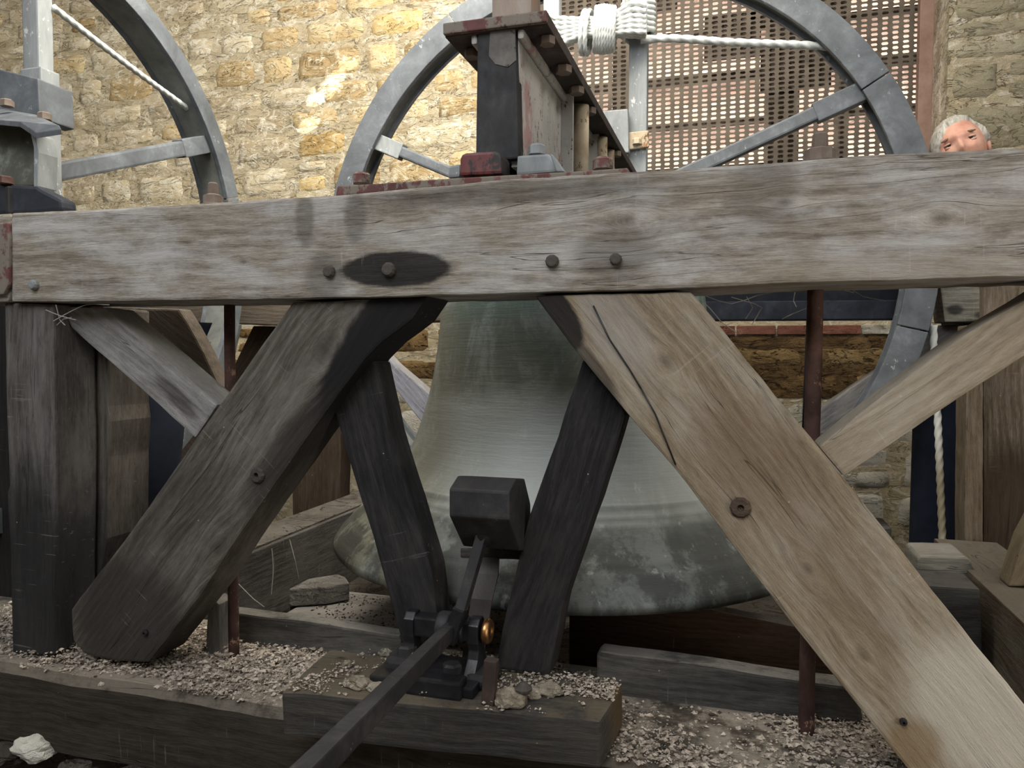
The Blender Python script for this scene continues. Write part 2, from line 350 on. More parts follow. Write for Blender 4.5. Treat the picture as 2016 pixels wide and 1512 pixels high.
def rope_mat():
    n = N('white_rope'); a = n.noise((90, 90, 90), det=4, rough=.6)
    return n.done(n.ramp(a, [(.3, (.40, .41, .39)), (.6, (.58, .60, .58))]), .8, n.bump(a, .3, .001), spec=.3)
m_rope = rope_mat()
def rope_mat2():
    n = N('tan_rope'); z = n.sep(n.o)[2]; a = n.noise((90, 90, 90), det=4, rough=.6)
    f = n.step(z, -.08, .12); f2 = n.math('SUBTRACT', 1, n.step(z, -.3, -.18)); f = n.math('MAXIMUM', f, f2)
    return n.done(n.mix(f, (.26, .22, .15), (.68, .68, .62)), .85, n.bump(a, .3, .001))
m_rope2 = rope_mat2()

# narrow spot lamps inside the room stand in for sun flecks on the wall
for px_, py_, an, e in ((610, 244, .62, 2600), (626, 192, .5, 2600), (641, 184, .7, 2600), (652, 166, .8, 2600), (666, 148, .9, 2600), (686, 124, .55, 2000)):
    t = M(PY(px_, py_, 4.19)); spot('fleck_spot', (1.15, 1.2, 2.75), t, e, an, (1, .95, .82))
# ------------------------------------------------------------------ the room
YW = 4.2
WX0 = PY(1000, 200, YW).x; WX1 = PY(1862, 300, YW).x; WZ0 = .42; WZ1 = 2.35
XL, XR, YF, FL, CE = -5.7, 2.0, -1.2, -1.12, 3.0
struct(box('floor', XL, XR, YF, YW, FL-.1, FL, m_earth, bevel=0))
struct(box('ceiling', XL, XR, .2, YW, CE, CE+.1, m_earth, bevel=0))
struct(box('wall_front_blocker', XL, XR, YF-.2, YF, FL, 1.35, m_pier, bevel=0))  # unseen low wall, added to keep daylight off the lower frame
struct(box('wall_left', XL-.2, XL, YF, YW+.6, FL, CE, m_mortar, bevel=0))
struct(box('wall_right', XR, XR+.2, YF, YW+.6, FL, CE, m_pier, bevel=0))
# back wall: mortar body in four slabs round the window, stones as parts
def slab(x0, x1, z0, z1, V, Fc, y0=YW+.012, y1=YW+.55):
    b = len(V); V += [(x, y, z) for x in (x0, x1) for y in (y0-.006, y1) for z in (z0, z1)]
    Fc += [tuple(i+b for i in q) for q in ((0, 1, 3, 2), (4, 6, 7, 5), (0, 4, 5, 1), (2, 3, 7, 6), (0, 2, 6, 4), (1, 5, 7, 3))]
V, Fc = [], []
slab(XL, WX0, FL, CE, V, Fc); slab(WX1, XR, FL, CE, V, Fc); slab(WX0, WX1, FL, WZ0, V, Fc); slab(WX0, WX1, WZ1, CE, V, Fc)
wall = struct(mk('wall_back', V, Fc, m_mortar, origin=(-1.5, YW, .5)))
def stone(x0, x1, z0, z1, mat, parent, y=YW, deep=.06, proud=.010, seed=0, nx=None, rough=.010):
    r = random.Random(seed); w, h = x1-x0, z1-z0; nx = nx or max(4, min(9, int(w/.06))); nz = 4; V = []; Fc = []
    cut = [r.uniform(0, .022) for _ in range(4)]
    for j in range(nz+1):
        for i in range(nx+1):
            u, v = i/nx, j/nz; e = min(u*w, (1-u)*w, v*h, (1-v)*h); x, z = x0+u*w, z0+v*h
            q = Vector((x*7, seed*.7, z*7)); dn = noise.noise(q)
            if e < 1e-6:
                x += noise.noise(q*1.7+Vector((5, 0, 0)))*.014; z += noise.noise(q*1.7+Vector((0, 9, 0)))*.014
                yy = y+.013
            else: yy = y-proud*(.4+dn)-rough*noise.noise(q*2.3)
            if (i in (0, nx)) and (j in (0, nz)):
                c = cut[(i > 0)+2*(j > 0)]; x += c*(1 if i == 0 else -1); z += c*.8*(1 if j == 0 else -1)
            V.append((x, yy, z))
    g = nx+1
    for j in range(nz):
        for i in range(nx): Fc.append((j*g+i, j*g+i+1, (j+1)*g+i+1, (j+1)*g+i))
    ring = [i for i in range(nx+1)]+[j*g+nx for j in range(1, nz+1)]+[nz*g+i for i in range(nx-1, -1, -1)]+[j*g for j in range(nz-1, 0, -1)]
    b = len(V); V += [(V[k][0], y+deep, V[k][2]) for k in ring]
    for k in range(len(ring)): k2 = (k+1) % len(ring); Fc.append((ring[k2], ring[k], b+k, b+k2))
    return mk('stone', V, Fc, mat, parent=parent, smooth=True)
sr = random.Random(5)
def courses(xa, xb, za, zb, hs, ws, choose, gap=.016, hole=None, seed0=0):
    z = za; k = seed0; ci = 0
    while z < zb-.04:
        h = min(sr.uniform(*hs), zb-z); x = xa-sr.uniform(0, ws[0]*.6)
        while x < xb-.03:
            w = sr.uniform(*ws)
            x1 = min(x+w, xb); x0 = max(x, xa)
            dz = sr.uniform(-.012, .012)
            if xb-x1 < .08: x1 = xb
            sub = [(z, z+h)]
            if h > .15 and sr.random() < .14: mid = z+h*sr.uniform(.42, .58); sub = [(z, mid), (mid, z+h)]
            for (a, b) in sub:
                if x1-x0 > .05 and not (hole and x1 > hole[0] and x0 < hole[1] and b > hole[2] and a < hole[3]):
                    k += 1; stone(x0+gap/2, x1-gap/2, a+gap/2+dz*.5, b-gap/2+dz*.5, choose(x0, a), wall, seed=k)
            x = x1
            if x1 >= xb: break
        z += h
def ch_left(x, z):
    if z > .25: return sr.choice([m_stone[0], m_stone[1], m_stone[1], m_stone[1]] if x < -3.1 else [m_stone[0], m_stone[1], m_stone[0], m_stone[2]])
    return m_brown_stone if z > -.25 else m_pale_low
courses(-5.2, WX0-.002, .3, 2.42, (.12, .21), (.22, .5), ch_left)
courses(-4.6, WX0, -.9, .3, (.15, .2), (.36, .62), ch_left, seed0=500)
def ch_low(x, z): return m_brown_stone if z > -.2 else m_pale_low
courses(WX0, WX1, .16, WZ0, (.2, .26), (.3, .5), lambda x, z: m_stone[1], seed0=700)
box('bedding', WX0, WX1+.5, YW+.001, YW+.02, -.235, .09, m_brown_stone, bevel=0, parent=wall)
courses(WX0, WX1+.5, -.22, .085, (.13, .17), (.36, .62), lambda x, z: m_brown_stone, seed0=800, gap=.008)
courses(WX0, WX1+.5, -.9, -.245, (.16, .24), (.3, .5), lambda x, z: m_pale_low, seed0=830)
for i in range(11):
    x = -.62+i*.205; o = box('brick', x, x+.196, YW-.012, YW+.05, .095, .142, m_brick if x < .42 else m_pale_low, parent=wall, bevel=.006)
courses(WX1, XR, .2, 2.42, (.19, .27), (.34, .7), lambda x, z: m_pier, seed0=1000, gap=.012)

# window: perforated screen in a brown frame, stone mullions and louvres behind it
win = struct(box('window_1', WX0, WX1, YW+.10, YW+.30, WZ0-.02, WZ0+.03, m_dkstone))
def screen(x0, x1, z0, z1, y, px_, pz_, hw, hh, th=.006):
    nx = int((x1-x0)/px_); nz = int((z1-z0)/pz_); V, Fc = [], []
    for j in range(nz):
        for i in range(nx):
            cx = x0+(i+.5)*px_; cz = z0+(j+.5)*pz_; b = len(V); ox = rnd.uniform(-.001, .001)
            w = hw*rnd.uniform(.9, 1.05); h = hh*rnd.uniform(.88, 1.06)
            outer = [(-px_/2, -pz_/2), (px_/2, -pz_/2), (px_/2, pz_/2), (-px_/2, pz_/2)]
            inner = [(-w+h*.7, -h), (w-h*.7, -h), (w, 0), (w-h*.7, h), (-w+h*.7, h), (-w, 0)]
            for yy in (y, y+th): V += [(cx+a, yy, cz+c) for a, c in outer]+[(cx+ox+a, yy, cz+c) for a, c in inner]
            for o_, fl in ((0, 0), (10, 1)):
                qs = [(0, 1, 5, 4), (1, 6, 5), (1, 2, 6), (2, 7, 6), (2, 3, 8, 7), (3, 9, 8), (3, 0, 9), (0, 4, 9)]
                for q in qs: Fc.append(tuple(b+o_+k for k in (q if not fl else q[::-1])))
            for k in range(6): Fc.append((b+4+k, b+4+(k+1) % 6, b+14+(k+1) % 6, b+14+k))
    me = bpy.data.meshes.new('perforated_sheet'); o_w = M((x0, y, z0)); me.from_pydata([M(v)-o_w for v in V], [], Fc); me.materials.append(m_net)
    o = bpy.data.objects.new('perforated_sheet', me); COL.objects.link(o); o.parent = win; mw = Matrix.Translation(o_w); o.matrix_basis = WM[win.name].inverted()@mw; WM[o.name] = mw
    o['kind'] = 'stuff'; o['label'] = 'brown perforated sheet of flattened oval holes'; return o
XB = PY(1820, 200, YW+.1).x
screen(WX0+.01, WX1-.005, WZ0+.03, WZ1, YW+.16, .0500, .0258, .0168, .0082)
box('frame_bar', XB-.032, XB+.032, YW+.085, YW+.15, WZ0, WZ1, m_browngrey, parent=win)
for px_, wd in ((1224, .045), (1540, .085), (1660, .02)):
    x = PY(px_, 200, YW+.3).x; box('mullion', x-wd, x+wd, YW+.24, YW+.36, WZ0, WZ1, m_dkstone, parent=win)
for i in range(9):
    h = WZ0+.11+i*.262
    a = [(WX0, YW+.40, h), (WX1, YW+.40, h), (WX1, YW+.72, h-.155), (WX0, YW+.72, h-.155)]
    v = a+[(x, y, z+.03) for x, y, z in a]
    mk('louvre', v, [(0, 1, 2, 3), (7, 6, 5, 4), (0, 4, 5, 1), (1, 5, 6, 2), (2, 6, 7, 3), (3, 7, 4, 0)], m_louvre, parent=win, bevel=.003)
    box('louvre_edge', WX0, WX1, YW+.385, YW+.40, h-.012, h+.03, m_dkstone, parent=win)
for (a, b, c, d) in ((-.20, .10, 1.62, 1.86), (.02, .55, 1.80, 2.05), (.10, .46, 1.42, 1.66), (-1.05, -.35, 1.93, 2.3)):
    box('old_board', a, b, YW+.21, YW+.23, c, d, m_dkstone, parent=win)

# ------------------------------------------------------------------ near frame of the bell pit
main = timber('top_beam', 'long weathered grey oak beam across the whole picture, with dark oval stain',
    [(22, 419), (200, 411), (430, 398), (660, 384), (1000, 352), (1240, 338), (1500, 322), (1700, 306), (2016, 290), (2120, 283), (2120, 542), (2016, 545), (1700, 553), (1300, 569), (900, 581), (500, 590), (200, 593), (22, 594)],
    1.36, .2, ((0, 505), (2016, 417)), GREY, cat='beam', grain=.8,
    stain_tones=[(778, 530, 122, 36, 0, SOOT, .93), (640, 545, 60, 60, 0, (.06, .05, .04), .5), (600, 430, 26, 70, 0, (.09, .075, .06), .55), (700, 430, 30, 60, 0, (.08, .07, .06), .5), (1210, 500, 90, 60, 0, (.09, .07, .05), .5), (1000, 380, 350, 26, 0, (.07, .06, .05), .5), (1500, 380, 70, 70, 0, (.12, .10, .08), .45), (1750, 530, 260, 34, 0, (.22, .17, .10), .35), (1240, 580, 260, 20, 0, (.16, .11, .07), .3)],
    knots=[(1235, 432, 34), (1545, 398, 26), (480, 515, 16), (1850, 430, 30)])
def peg(x, y, r, parent, Y, mat=None, hole=True, name='oak_peg'):
    c = PY(x, y, Y); rr = (PY(x+r, y, Y)-c).length
    prof = [(rr, .02), (rr, -.004), (rr*.8, -.008), (rr*.35, -.008), (rr*.3, .002)] if hole else [(rr, .02), (rr, -.007), (rr*.8, -.012), (rr*.5, -.013)]
    return lathe(name, prof, c, mat or m_pegwood, n=10, parent=parent, axis='y', smooth=False)
m_pegwood = wood(*DARKW); m_pegbrown = wood((.03, .02, .015), (.075, .052, .038), (.13, .095, .07))
for (x, y, r) in ((767, 531, 13), (650, 535, 11), (1088, 515, 13), (1213, 511, 12)): peg(x, y, r, main, 1.36, m_boltdark, False, 'bolt_head')
peg(70, 561, 8, main, 1.36, m_post, False, 'bolt_head')
endb = timber('beam_end', 'grey oak beam end with maroon plate at the frame corner under the black shoe',
    [(-90, 424), (20, 420), (20, 580), (16, 594), (-90, 597)], 1.365, .2, ((-90, 500), (20, 500)), GREY, cat='beam')
slab_y('corner_plate', [(-90, 440), (14, 438), (18, 470), (16, 560), (6, 580), (-90, 582)], 1.352, .012, m_maroon, parent=endb, label=None) if False else slab_y('corner_plate', [(-90, 440), (14, 438), (18, 470), (16, 560), (6, 580), (-90, 582)], 1.352, .012, m_maroon, parent=endb)

CB = ((.035, .03, .025), (.088, .076, .063), (.17, .155, .135), (.25, .235, .215), .4)
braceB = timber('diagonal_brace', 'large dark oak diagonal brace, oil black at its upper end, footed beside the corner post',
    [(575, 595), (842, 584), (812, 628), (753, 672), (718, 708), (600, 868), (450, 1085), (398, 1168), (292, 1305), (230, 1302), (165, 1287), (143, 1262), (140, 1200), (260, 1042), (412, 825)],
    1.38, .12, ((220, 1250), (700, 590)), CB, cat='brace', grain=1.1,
    stain_tones=[(770, 640, 190, 55, 0, SOOT, .95), (680, 740, 300, 34, 0, SOOT, .6), (250, 1230, 150, 150, 0, (.03, .026, .022), .8), (560, 900, 160, 40, 0, (.03, .026, .022), .5), (330, 1010, 120, 60, 0, (.04, .036, .032), .4)],  # the round ellipse makes the foot darker
    knots=[(430, 1075, 30), (640, 690, 40)])
peg(508, 935, 14, braceB, 1.38, m_pegwood); peg(288, 1245, 5, braceB, 1.38, m_iron)
CD = ((.125, .095, .062), (.23, .178, .12), (.34, .28, .20), (.44, .41, .36), .45)
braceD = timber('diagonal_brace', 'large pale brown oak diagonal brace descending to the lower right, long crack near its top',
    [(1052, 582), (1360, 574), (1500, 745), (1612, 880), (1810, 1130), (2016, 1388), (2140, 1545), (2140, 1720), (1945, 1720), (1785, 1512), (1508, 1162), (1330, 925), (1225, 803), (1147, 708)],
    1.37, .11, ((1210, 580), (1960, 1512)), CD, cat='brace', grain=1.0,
    stain_tones=[(1090, 620, 95, 46, 0, SOOT, .95), (1165, 720, 120, 22, 0, (.04, .033, .028), .75), (1480, 900, 190, 110, 0, (.20, .13, .085), .5), (1650, 1150, 200, 70, 0, (.20, .14, .09), .35), (1930, 1400, 190, 150, 0, (.56, .52, .45), .85), (1800, 1470, 70, 60, -45, (.24, .165, .085), .7), (1210, 640, 120, 70, 0, (.36, .34, .33), .4)],  # the broad pale ellipse makes the lower right end paler
    knots=[(1310, 712, 36), (1700, 1290, 40), (1590, 1120, 34)])
peg(1458, 999, 22, braceD, 1.37, m_pegbrown); peg(1778, 1420, 8, braceD, 1.37, m_iron)
for pts in ([(1168, 602), (1200, 668), (1240, 728), (1262, 765)], [(1262, 765), (1290, 815), (1330, 915)]):
    P3 = [PY(x, y, 1.3685) for x, y in pts]; tube('crack', P3, .0016, m_iron, n=5, parent=braceD)
timber('short_strut', 'small dusty grey oak strut from the corner post down to the dark diagonal brace',
    [(122, 604), (205, 606), (300, 686), (428, 797), (384, 863), (250, 742), (140, 645)], 1.42, .09, ((160, 625), (405, 830)),
    ((.10, .095, .09), (.19, .18, .17), (.27, .26, .25), (.36, .35, .34), .7), cat='strut', crack=.5, fine=.6, stain_tones=[(340, 770, 50, 12, 0, (.07, .06, .055), .7), (360, 800, 40, 9, 0, (.07, .06, .055), .7)])
timber('short_strut', 'small clean tan oak strut meeting the pale brown diagonal brace',
    [(1611, 879), (1744, 772), (1904, 655), (2016, 590), (2140, 508), (2140, 625), (2016, 702), (1921, 763), (1833, 821), (1661, 938)], 1.42, .09, ((1630, 905), (2016, 645)),
    ((.17, .135, .095), (.27, .22, .16), (.36, .315, .24), (.42, .38, .32), .4), cat='strut', crack=.3, fine=.6)
CV = ((.008, .007, .008), (.019, .0175, .019), (.040, .036, .035), (.08, .075, .07), .3)
timber('inner_strut', 'black oily strut between the dark diagonal brace and the bell hammer',
    [(655, 800), (716, 710), (738, 712), (768, 850), (812, 990), (850, 1120), (868, 1270), (792, 1270), (770, 1190), (735, 1060), (700, 950)], 1.42, .075, ((690, 740), (830, 1260)), CV, cat='strut')
timber('inner_strut', 'black oily strut between the hammer and the pale brown diagonal brace',
    [(1147, 708), (1225, 803), (1232, 818), (1180, 985), (1112, 1180), (1082, 1330), (975, 1318), (988, 1240), (1040, 1020), (1098, 860)], 1.42, .075, ((1190, 770), (1030, 1300)), CV, cat='strut')
PO = ((.035, .031, .028), (.085, .077, .070), (.15, .14, .13), (.22, .21, .20), .45)
timber('corner_post', 'grey upright oak corner post, darker towards its foot',
    [(8, 596), (104, 599), (110, 900), (106, 1292), (24, 1288), (20, 1100), (14, 970), (18, 955), (12, 800)], 1.38, .12, ((55, 1290), (55, 600)), PO, cat='post',
    stain_tones=[(60, 1180, 240, 100, 0, (.014, .014, .016), .85)])  # long ellipse turns the post darker towards its foot
timber('backing_post', 'rough brown grey post standing directly behind the corner post',
    [(104, 604), (212, 606), (212, 800), (216, 830), (212, 900), (212, 1060), (200, 1120), (190, 1292), (104, 1292)], 1.51, .14, ((150, 1290), (150, 600)), ((.04, .033, .027), (.095, .08, .066), (.16, .14, .12), (.2, .19, .18), .35), cat='post', stain_tones=[(160, 1200, 250, 90, 0, (.016, .016, .018), .7)])  # ellipse darkens the lower part
timber('end_board', 'black sheet added for the dark gap left of the corner post', [(-45, 598), (60, 598), (60, 1292), (-45, 1288)], 1.70, .03, ((-30, 1290), (-30, 600)), ((.006, .006, .006), (.012, .011, .011), (.02, .018, .018), (.04, .037, .035), .2), cat='board')  # black sheet added where only shade shows beside the post
# sill and the hammer block
ST = -.731
so_ = [(-2.3, 1.318), (-1.2, 1.320), (-.4, 1.328), (0, 1.335), (1.3, 1.35), (1.3, 1.70), (-2.3, 1.70)]; tp = []
for i in range(7):
    a, b = Vector((*so_[i], 0)), Vector((*so_[(i+1) % 7], 0)); k = 40 if i < 4 else (60 if i == 5 else 2)
    for j in range(k if i != 5 else 4):
        q = a.lerp(b, j/(k if i != 5 else 4)); tp.append(Vector((q.x, q.y+(noise.noise(q*5)*.010+noise.noise(q*17)*.004 if i < 4 else 0), ST)))
m_sill = wood((.014, .011, .008), (.034, .027, .02), (.06, .047, .035), (.10, .085, .07), .3, top=(.30, .26, .21), topa=.95, stain_tones=[(-1.1, .04, .2, .03, 0, (.06, .065, .062), .5)])
nn = len(tp); v = [p+Vector((0, .012, 0)) for p in tp]+[p+Vector((0, -.004, -.018)) for p in tp]+[p+Vector((0, 0, -.18)) for p in tp]
sill = mk('sill_beam', v, [tuple(range(nn)), tuple(range(3*nn-1, 2*nn-1, -1))]+[(i+o_, i+nn+o_, (i+1) % nn+nn+o_, (i+1) % nn+o_) for o_ in (0, nn) for i in range(nn)], m_sill)
tag(sill, 'long dark brown oak sill beam at the bottom, littered with mortar crumbs', 'beam')
cr = [PZ(650, 1278, -.64), PZ(555, 1362, -.64), PZ(1185, 1420, -.64), PZ(1228, 1345, -.64)]
nb = 14; pts = []
for i in range(4):
    a, b = cr[i], cr[(i+1) % 4]; k = nb if i % 2 else 4
    for j in range(k):
        q = a.lerp(b, j/k); pts.append(q+Vector((noise.noise(q*9)*.006, noise.noise(q*9+Vector((4, 4, 4)))*.008, 0)))
a, b = cr[1], cr[2]
n_ = len(pts); v = pts+[p+Vector((0, .006, -.088)) for p in pts]
m_block = wood((.018, .017, .016), (.045, .042, .038), (.08, .072, .062), (.10, .09, .075), .5, top=(.15, .12, .08), topa=.7, stain_tones=[(.262, .02, .03, .2, 0, (.16, .10, .045), .6)])
block = mk('hammer_block', v, [tuple(range(n_)), tuple(range(2*n_-1, n_-1, -1))]+[(i, i+n_, (i+1) % n_+n_, (i+1) % n_) for i in range(n_)], m_block, rot=frame_x(b-a), bevel=.007)
tag(block, 'thick dark oak block carrying the bell hammer bracket on the sill', 'block')
timber('low_plank', 'low dusty plank on edge behind the rusty rod beside the dark diagonal brace',
    [(432, 1203), (600, 1222), (785, 1252), (790, 1262), (790, 1300), (432, 1300)], 1.60, .045, ((432, 1240), (790, 1280)), ((.03, .028, .025), (.07, .065, .058), (.12, .115, .10), (.2, .19, .17), .5), cat='plank')
timber('low_plank', 'long low charcoal plank on edge beneath the bell lip beside the hammer block',
    [(1174, 1290), (1182, 1283), (1400, 1312), (1575, 1340), (1690, 1352), (1700, 1425), (1461, 1404), (1232, 1378), (1172, 1372)], 1.585, .055, ((1172, 1330), (1690, 1390)), ((.022, .021, .02), (.055, .052, .048), (.10, .095, .085), (.2, .19, .17), .4), cat='plank')
timber('post_stub', 'short upright wooden stub at the foot of the dark diagonal brace',
    [(408, 1188), (418, 1178), (432, 1190), (433, 1300), (404, 1300)], 1.52, .05, ((420, 1300), (420, 1180)), ((.06, .055, .05), (.14, .13, .12), (.2, .19, .18), (.3, .29, .28), .5), cat='post')

# ------------------------------------------------------------------ rusty tie rods
def vrod(name, label, x, y0, y1, Y, r, bulge=True):
    t = PY(x, y0, Y); b = PY(x, y1, Y); X = b.x
    path = [(X, Y, b.z+(t.z-b.z)*i/24) for i in range(25)]
    o = tube(name, [Vector(p)+Vector((noise.noise(Vector(p)*5)*.002, 0, 0)) for p in path], r, m_rust, n=14)
    tag(o, label, 'rod', 'tie rods of the bell frame'); return o, X, t.z
r1, X1, _ = vrod('tie_rod', 'slim rusty tie rod between the small grey strut and the dark diagonal brace', 461, 570, 1298, 1.52, .0125)
r2, X2, _ = vrod('tie_rod', 'thick rusty tie rod passing behind the pale brown diagonal brace', 1587, 556, 1462, 1.53, .0145)
def topnut(name, label, x, Y, z, r, mat):
    c = PX_Y(x, Y, z); o = lathe(name, [(r*1.25, 0), (r*1.3, .008), (r, .01), (r, .028), (r*.55, .032), (r*.5, .055), (r*.4, .058)], c, mat, n=8, smooth=False)
    tag(o, label, 'nut', 'nuts on top of the beam'); return o
def PX_Y(x, Y, z):
    p = PY(x, 400, Y); return Vector((p.x, Y, z))
ZT = PY(1140, 346, 1.36).z
topnut('rod_nut', 'rusty nut on the beam below the grey wheel at far left', 420, 1.47, PY(420, 400, 1.47).z-.012, .022, m_boltdull)
topnut('rod_nut', 'rusty rounded nut on the beam before the perforated screen', 1612, 1.46, PY(1612, 314, 1.46).z-.012, .026, m_boltdull)

# ------------------------------------------------------------------ the bell
def bell_mat():
    n = N('bell_patina_skylit'); x, y, z = n.sep(n.o); z = n.math('ADD', z, n.math('MULTIPLY', n.math('SUBTRACT', n.noise((5, 5, 5), det=5, rough=.7), .5), .12))
    base = n.ramp(n.math('MULTIPLY_ADD', z, 1.35, .62), [(.0, (.06, .064, .058)), (.10, (.12, .13, .125)), (.3, (.28, .30, .295)), (.47, (.36, .395, .405)), (.54, (.14, .155, .135)), (.68, (.11, .13, .11)), (.80, (.08, .135, .118)), (.92, (.055, .15, .13))])  # patina by height; skylight on the flare is put into the pale band
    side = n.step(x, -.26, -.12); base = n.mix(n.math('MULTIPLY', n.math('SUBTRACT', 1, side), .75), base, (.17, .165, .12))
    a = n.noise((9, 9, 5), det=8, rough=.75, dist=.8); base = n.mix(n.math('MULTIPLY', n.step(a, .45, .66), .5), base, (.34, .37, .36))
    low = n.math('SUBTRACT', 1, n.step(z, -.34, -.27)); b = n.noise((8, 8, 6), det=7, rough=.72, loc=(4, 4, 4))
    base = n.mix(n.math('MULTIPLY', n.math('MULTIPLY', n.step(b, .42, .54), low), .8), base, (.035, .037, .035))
    st = n.noise((40, 40, 3), det=4, rough=.7, loc=(7, 7, 7)); base = n.mix(n.math('MULTIPLY', n.step(st, .60, .72), .4), base, (.46, .48, .46))
    h = n.math('ADD', n.noise((6, 6, 70), det=6, rough=.7), n.math('MULTIPLY', a, .5))
    return n.done(base, .62, n.bump(h, .4, .003), metal=.15, spec=.4)
BC = Vector((-.47, 2.2, 0))
prof = [(.02, .335), (.19, .335), (.2, .30), (.28, .285), (.335, .26), (.365, .22), (.38, .17), (.386, .12), (.389, .07), (.397, .0), (.408, -.07), (.424, -.14), (.446, -.21), (.462, -.255), (.485, -.30), (.518, -.348), (.522, -.350), (.527, -.354), (.529, -.362), (.540, -.372), (.545, -.373), (.549, -.380), (.5565, -.388), (.561, -.389), (.566, -.396),
        (.592, -.425), (.62, -.455), (.626, -.457), (.631, -.464), (.643, -.474), (.647, -.476), (.653, -.484), (.676, -.508), (.69, -.528), (.692, -.538), (.686, -.550), (.67, -.553), (.62, -.53), (.55, -.46), (.46, -.30), (.40, -.15), (.36, .05), (.34, .2), (.2, .27), (.02, .27)]
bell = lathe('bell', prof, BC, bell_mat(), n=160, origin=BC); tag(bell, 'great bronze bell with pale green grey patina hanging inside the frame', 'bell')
prf = [(.05, .36), (.05, .42)]
lathe('crown', [(.02, .335), (.15, .335), (.15, .345), (.12, .349), (.02, .349)], BC, m_iron_dust, n=32, parent=bell)
tube('clapper', [BC+Vector((0, 0, .27)), BC+Vector((0, 0, 0)), BC+Vector((0, 0, -.38))], .03, m_iron, n=16, parent=bell)

# ------------------------------------------------------------------ hammer
YH = 1.32
hx0, hx1 = PY(884, 990, YH).x, PY(1003, 990, YH).x
def zat(y, Y, x=950): return PY(x, y, Y).z
hp = [(YH, zat(1020, YH)), (YH, zat(966, YH)), (YH+.045, zat(939, YH+.045)), (YH+.105, zat(938, YH+.105)), (YH+.15, zat(985, YH+.15)), (YH+.155, zat(1035, YH+.155)), (YH+.125, zat(1077, YH+.125)), (YH+.075, zat(1078, YH+.075))]
ham = empty('bell_hammer', PZ(860, 1330, -.64)); tag(ham, 'black iron bell hammer with octagonal head and long lever on the oak block', 'hammer')
n_ = len(hp); v = [(hx0, a, b) for a, b in hp]+[(hx1, a, b) for a, b in hp]
mk('hammer_head', v, [tuple(range(n_)), tuple(range(2*n_-1, n_-1, -1))]+[(i, i+n_, (i+1) % n_+n_, (i+1) % n_) for i in range(n_)], m_iron_dust, parent=ham, bevel=.004)
ca = PY(952, 1052, YH+.06); lathe('collar', [(.019, -.035), (.019, .0), (.014, .004)], ca+Vector((0, 0, .02)), m_iron, n=20, parent=ham)
YP = 1.375
bar('shaft', PY(954, 1040, YH+.06), PY(908, 1200, YP-.03), .020, .028, m_iron_dust, upv=Vector((0, 1, 0)), parent=ham)
bar('shaft_heel', PY(908, 1195, YP-.03), PY(888, 1262, YP-.03), .022, .034, m_iron, upv=Vector((0, 1, 0)), parent=ham)
ax0, ax1 = PY(818, 1226, YP), PY(932, 1240, YP); ax1.z = ax0.z = (ax0.z+ax1.z)/2; ax1.y = ax0.y
bar('pivot_axle', ax0, ax1, .036, .040, m_iron, parent=ham, bevel=.005)
lathe('pivot_collar', [(.028, 0), (.030, .004), (.030, .022), (.028, .026)], ax0.lerp(ax1, .42), m_iron_dust, n=24, parent=ham, axis='x')
lathe('pivot_collar', [(.027, 0), (.029, .004), (.029, .012), (.027, .016)], ax0.lerp(ax1, .74), m_iron, n=24, parent=ham, axis='x')
lathe('brass_cap', [(.020, 0), (.024, .002), (.0245, .008), (.021, .014), (.010, .016), (.009, .012), (.003, .012)], ax1+Vector((.022, 0, 0)), m_brass, n=24, parent=ham, axis='x')['label'] = 'bright brass end cap'
def bracket(x, w, side):
    zt = ax0.z+.026; zb = -.638
    pts = [(-.022, zt-.012), (-.010, zt), (.010, zt), (.022, zt-.012), (.022, ax0.z-.02), (.017, (zt+zb)/2), (.022, zb+.045), (.045, zb+.018), (.05, zb), (-.05, zb), (-.045, zb+.018), (-.022, zb+.045), (-.017, (zt+zb)/2), (-.022, ax0.z-.02)]
    v = [(x-w/2, YP+a, b) for a, b in pts]+[(x+w/2+side, YP+a, b) if b < zb+.05 else (x+w/2, YP+a, b) for a, b in pts]; k = len(pts)
    mk('bracket_arm', v, [tuple(range(k)), tuple(range(2*k-1, k-1, -1))]+[(i, i+k, (i+1) % k+k, (i+1) % k) for i in range(k)], m_iron, parent=ham, bevel=.003)
bracket(ax0.x-.006, .022, 0); bracket(ax1.x+.006, .022, 0)
bx0 = PZ(760, 1330, -.64).x
box('foot', bx0, ax0.x+.005, YP-.045, YP+.03, -.638, -.600, m_iron_dust, parent=ham, bevel=.010)
box('foot', ax1.x, ax1.x+.05, YP-.05, YP+.03, -.638, -.612, m_iron_dust, parent=ham, bevel=.010)
box('base_plate', bx0-.012, ax1.x+.03, YP-.085, YP+.05, -.641, -.620, m_iron, parent=ham, bevel=.004)
box('base_packing', ax0.x+.02, ax1.x+.01, YP-.10, YP-.06, -.641, -.606, m_iron, parent=ham, bevel=.006)
def hexbolt(c, r, h, mat, parent, name='bolt'):
    return lathe(name, [(r, 0), (r, h*.8), (r*.75, h), (r*.2, h*1.02)], c, mat, n=6, parent=parent, smooth=False)
hexbolt(Vector((bx0+.035, YP-.012, -.600)), .021, .018, m_iron_dust, ham)
hexbolt(Vector((ax0.x+.09, YP-.03, -.620)), .02, .02, m_iron_dust, ham)
bl = PZ(962, 1385, -.64); bar('stop_post', bl, PY(968, 1298, bl.y)+Vector((0, .0, 0)), .024, .02, metal_mat('rusty_black_stop', (.02, .014, .012), (.045, .03, .025), (.08, .05, .04), rough=.8), upv=Vector((0, 1, 0)), parent=ham)
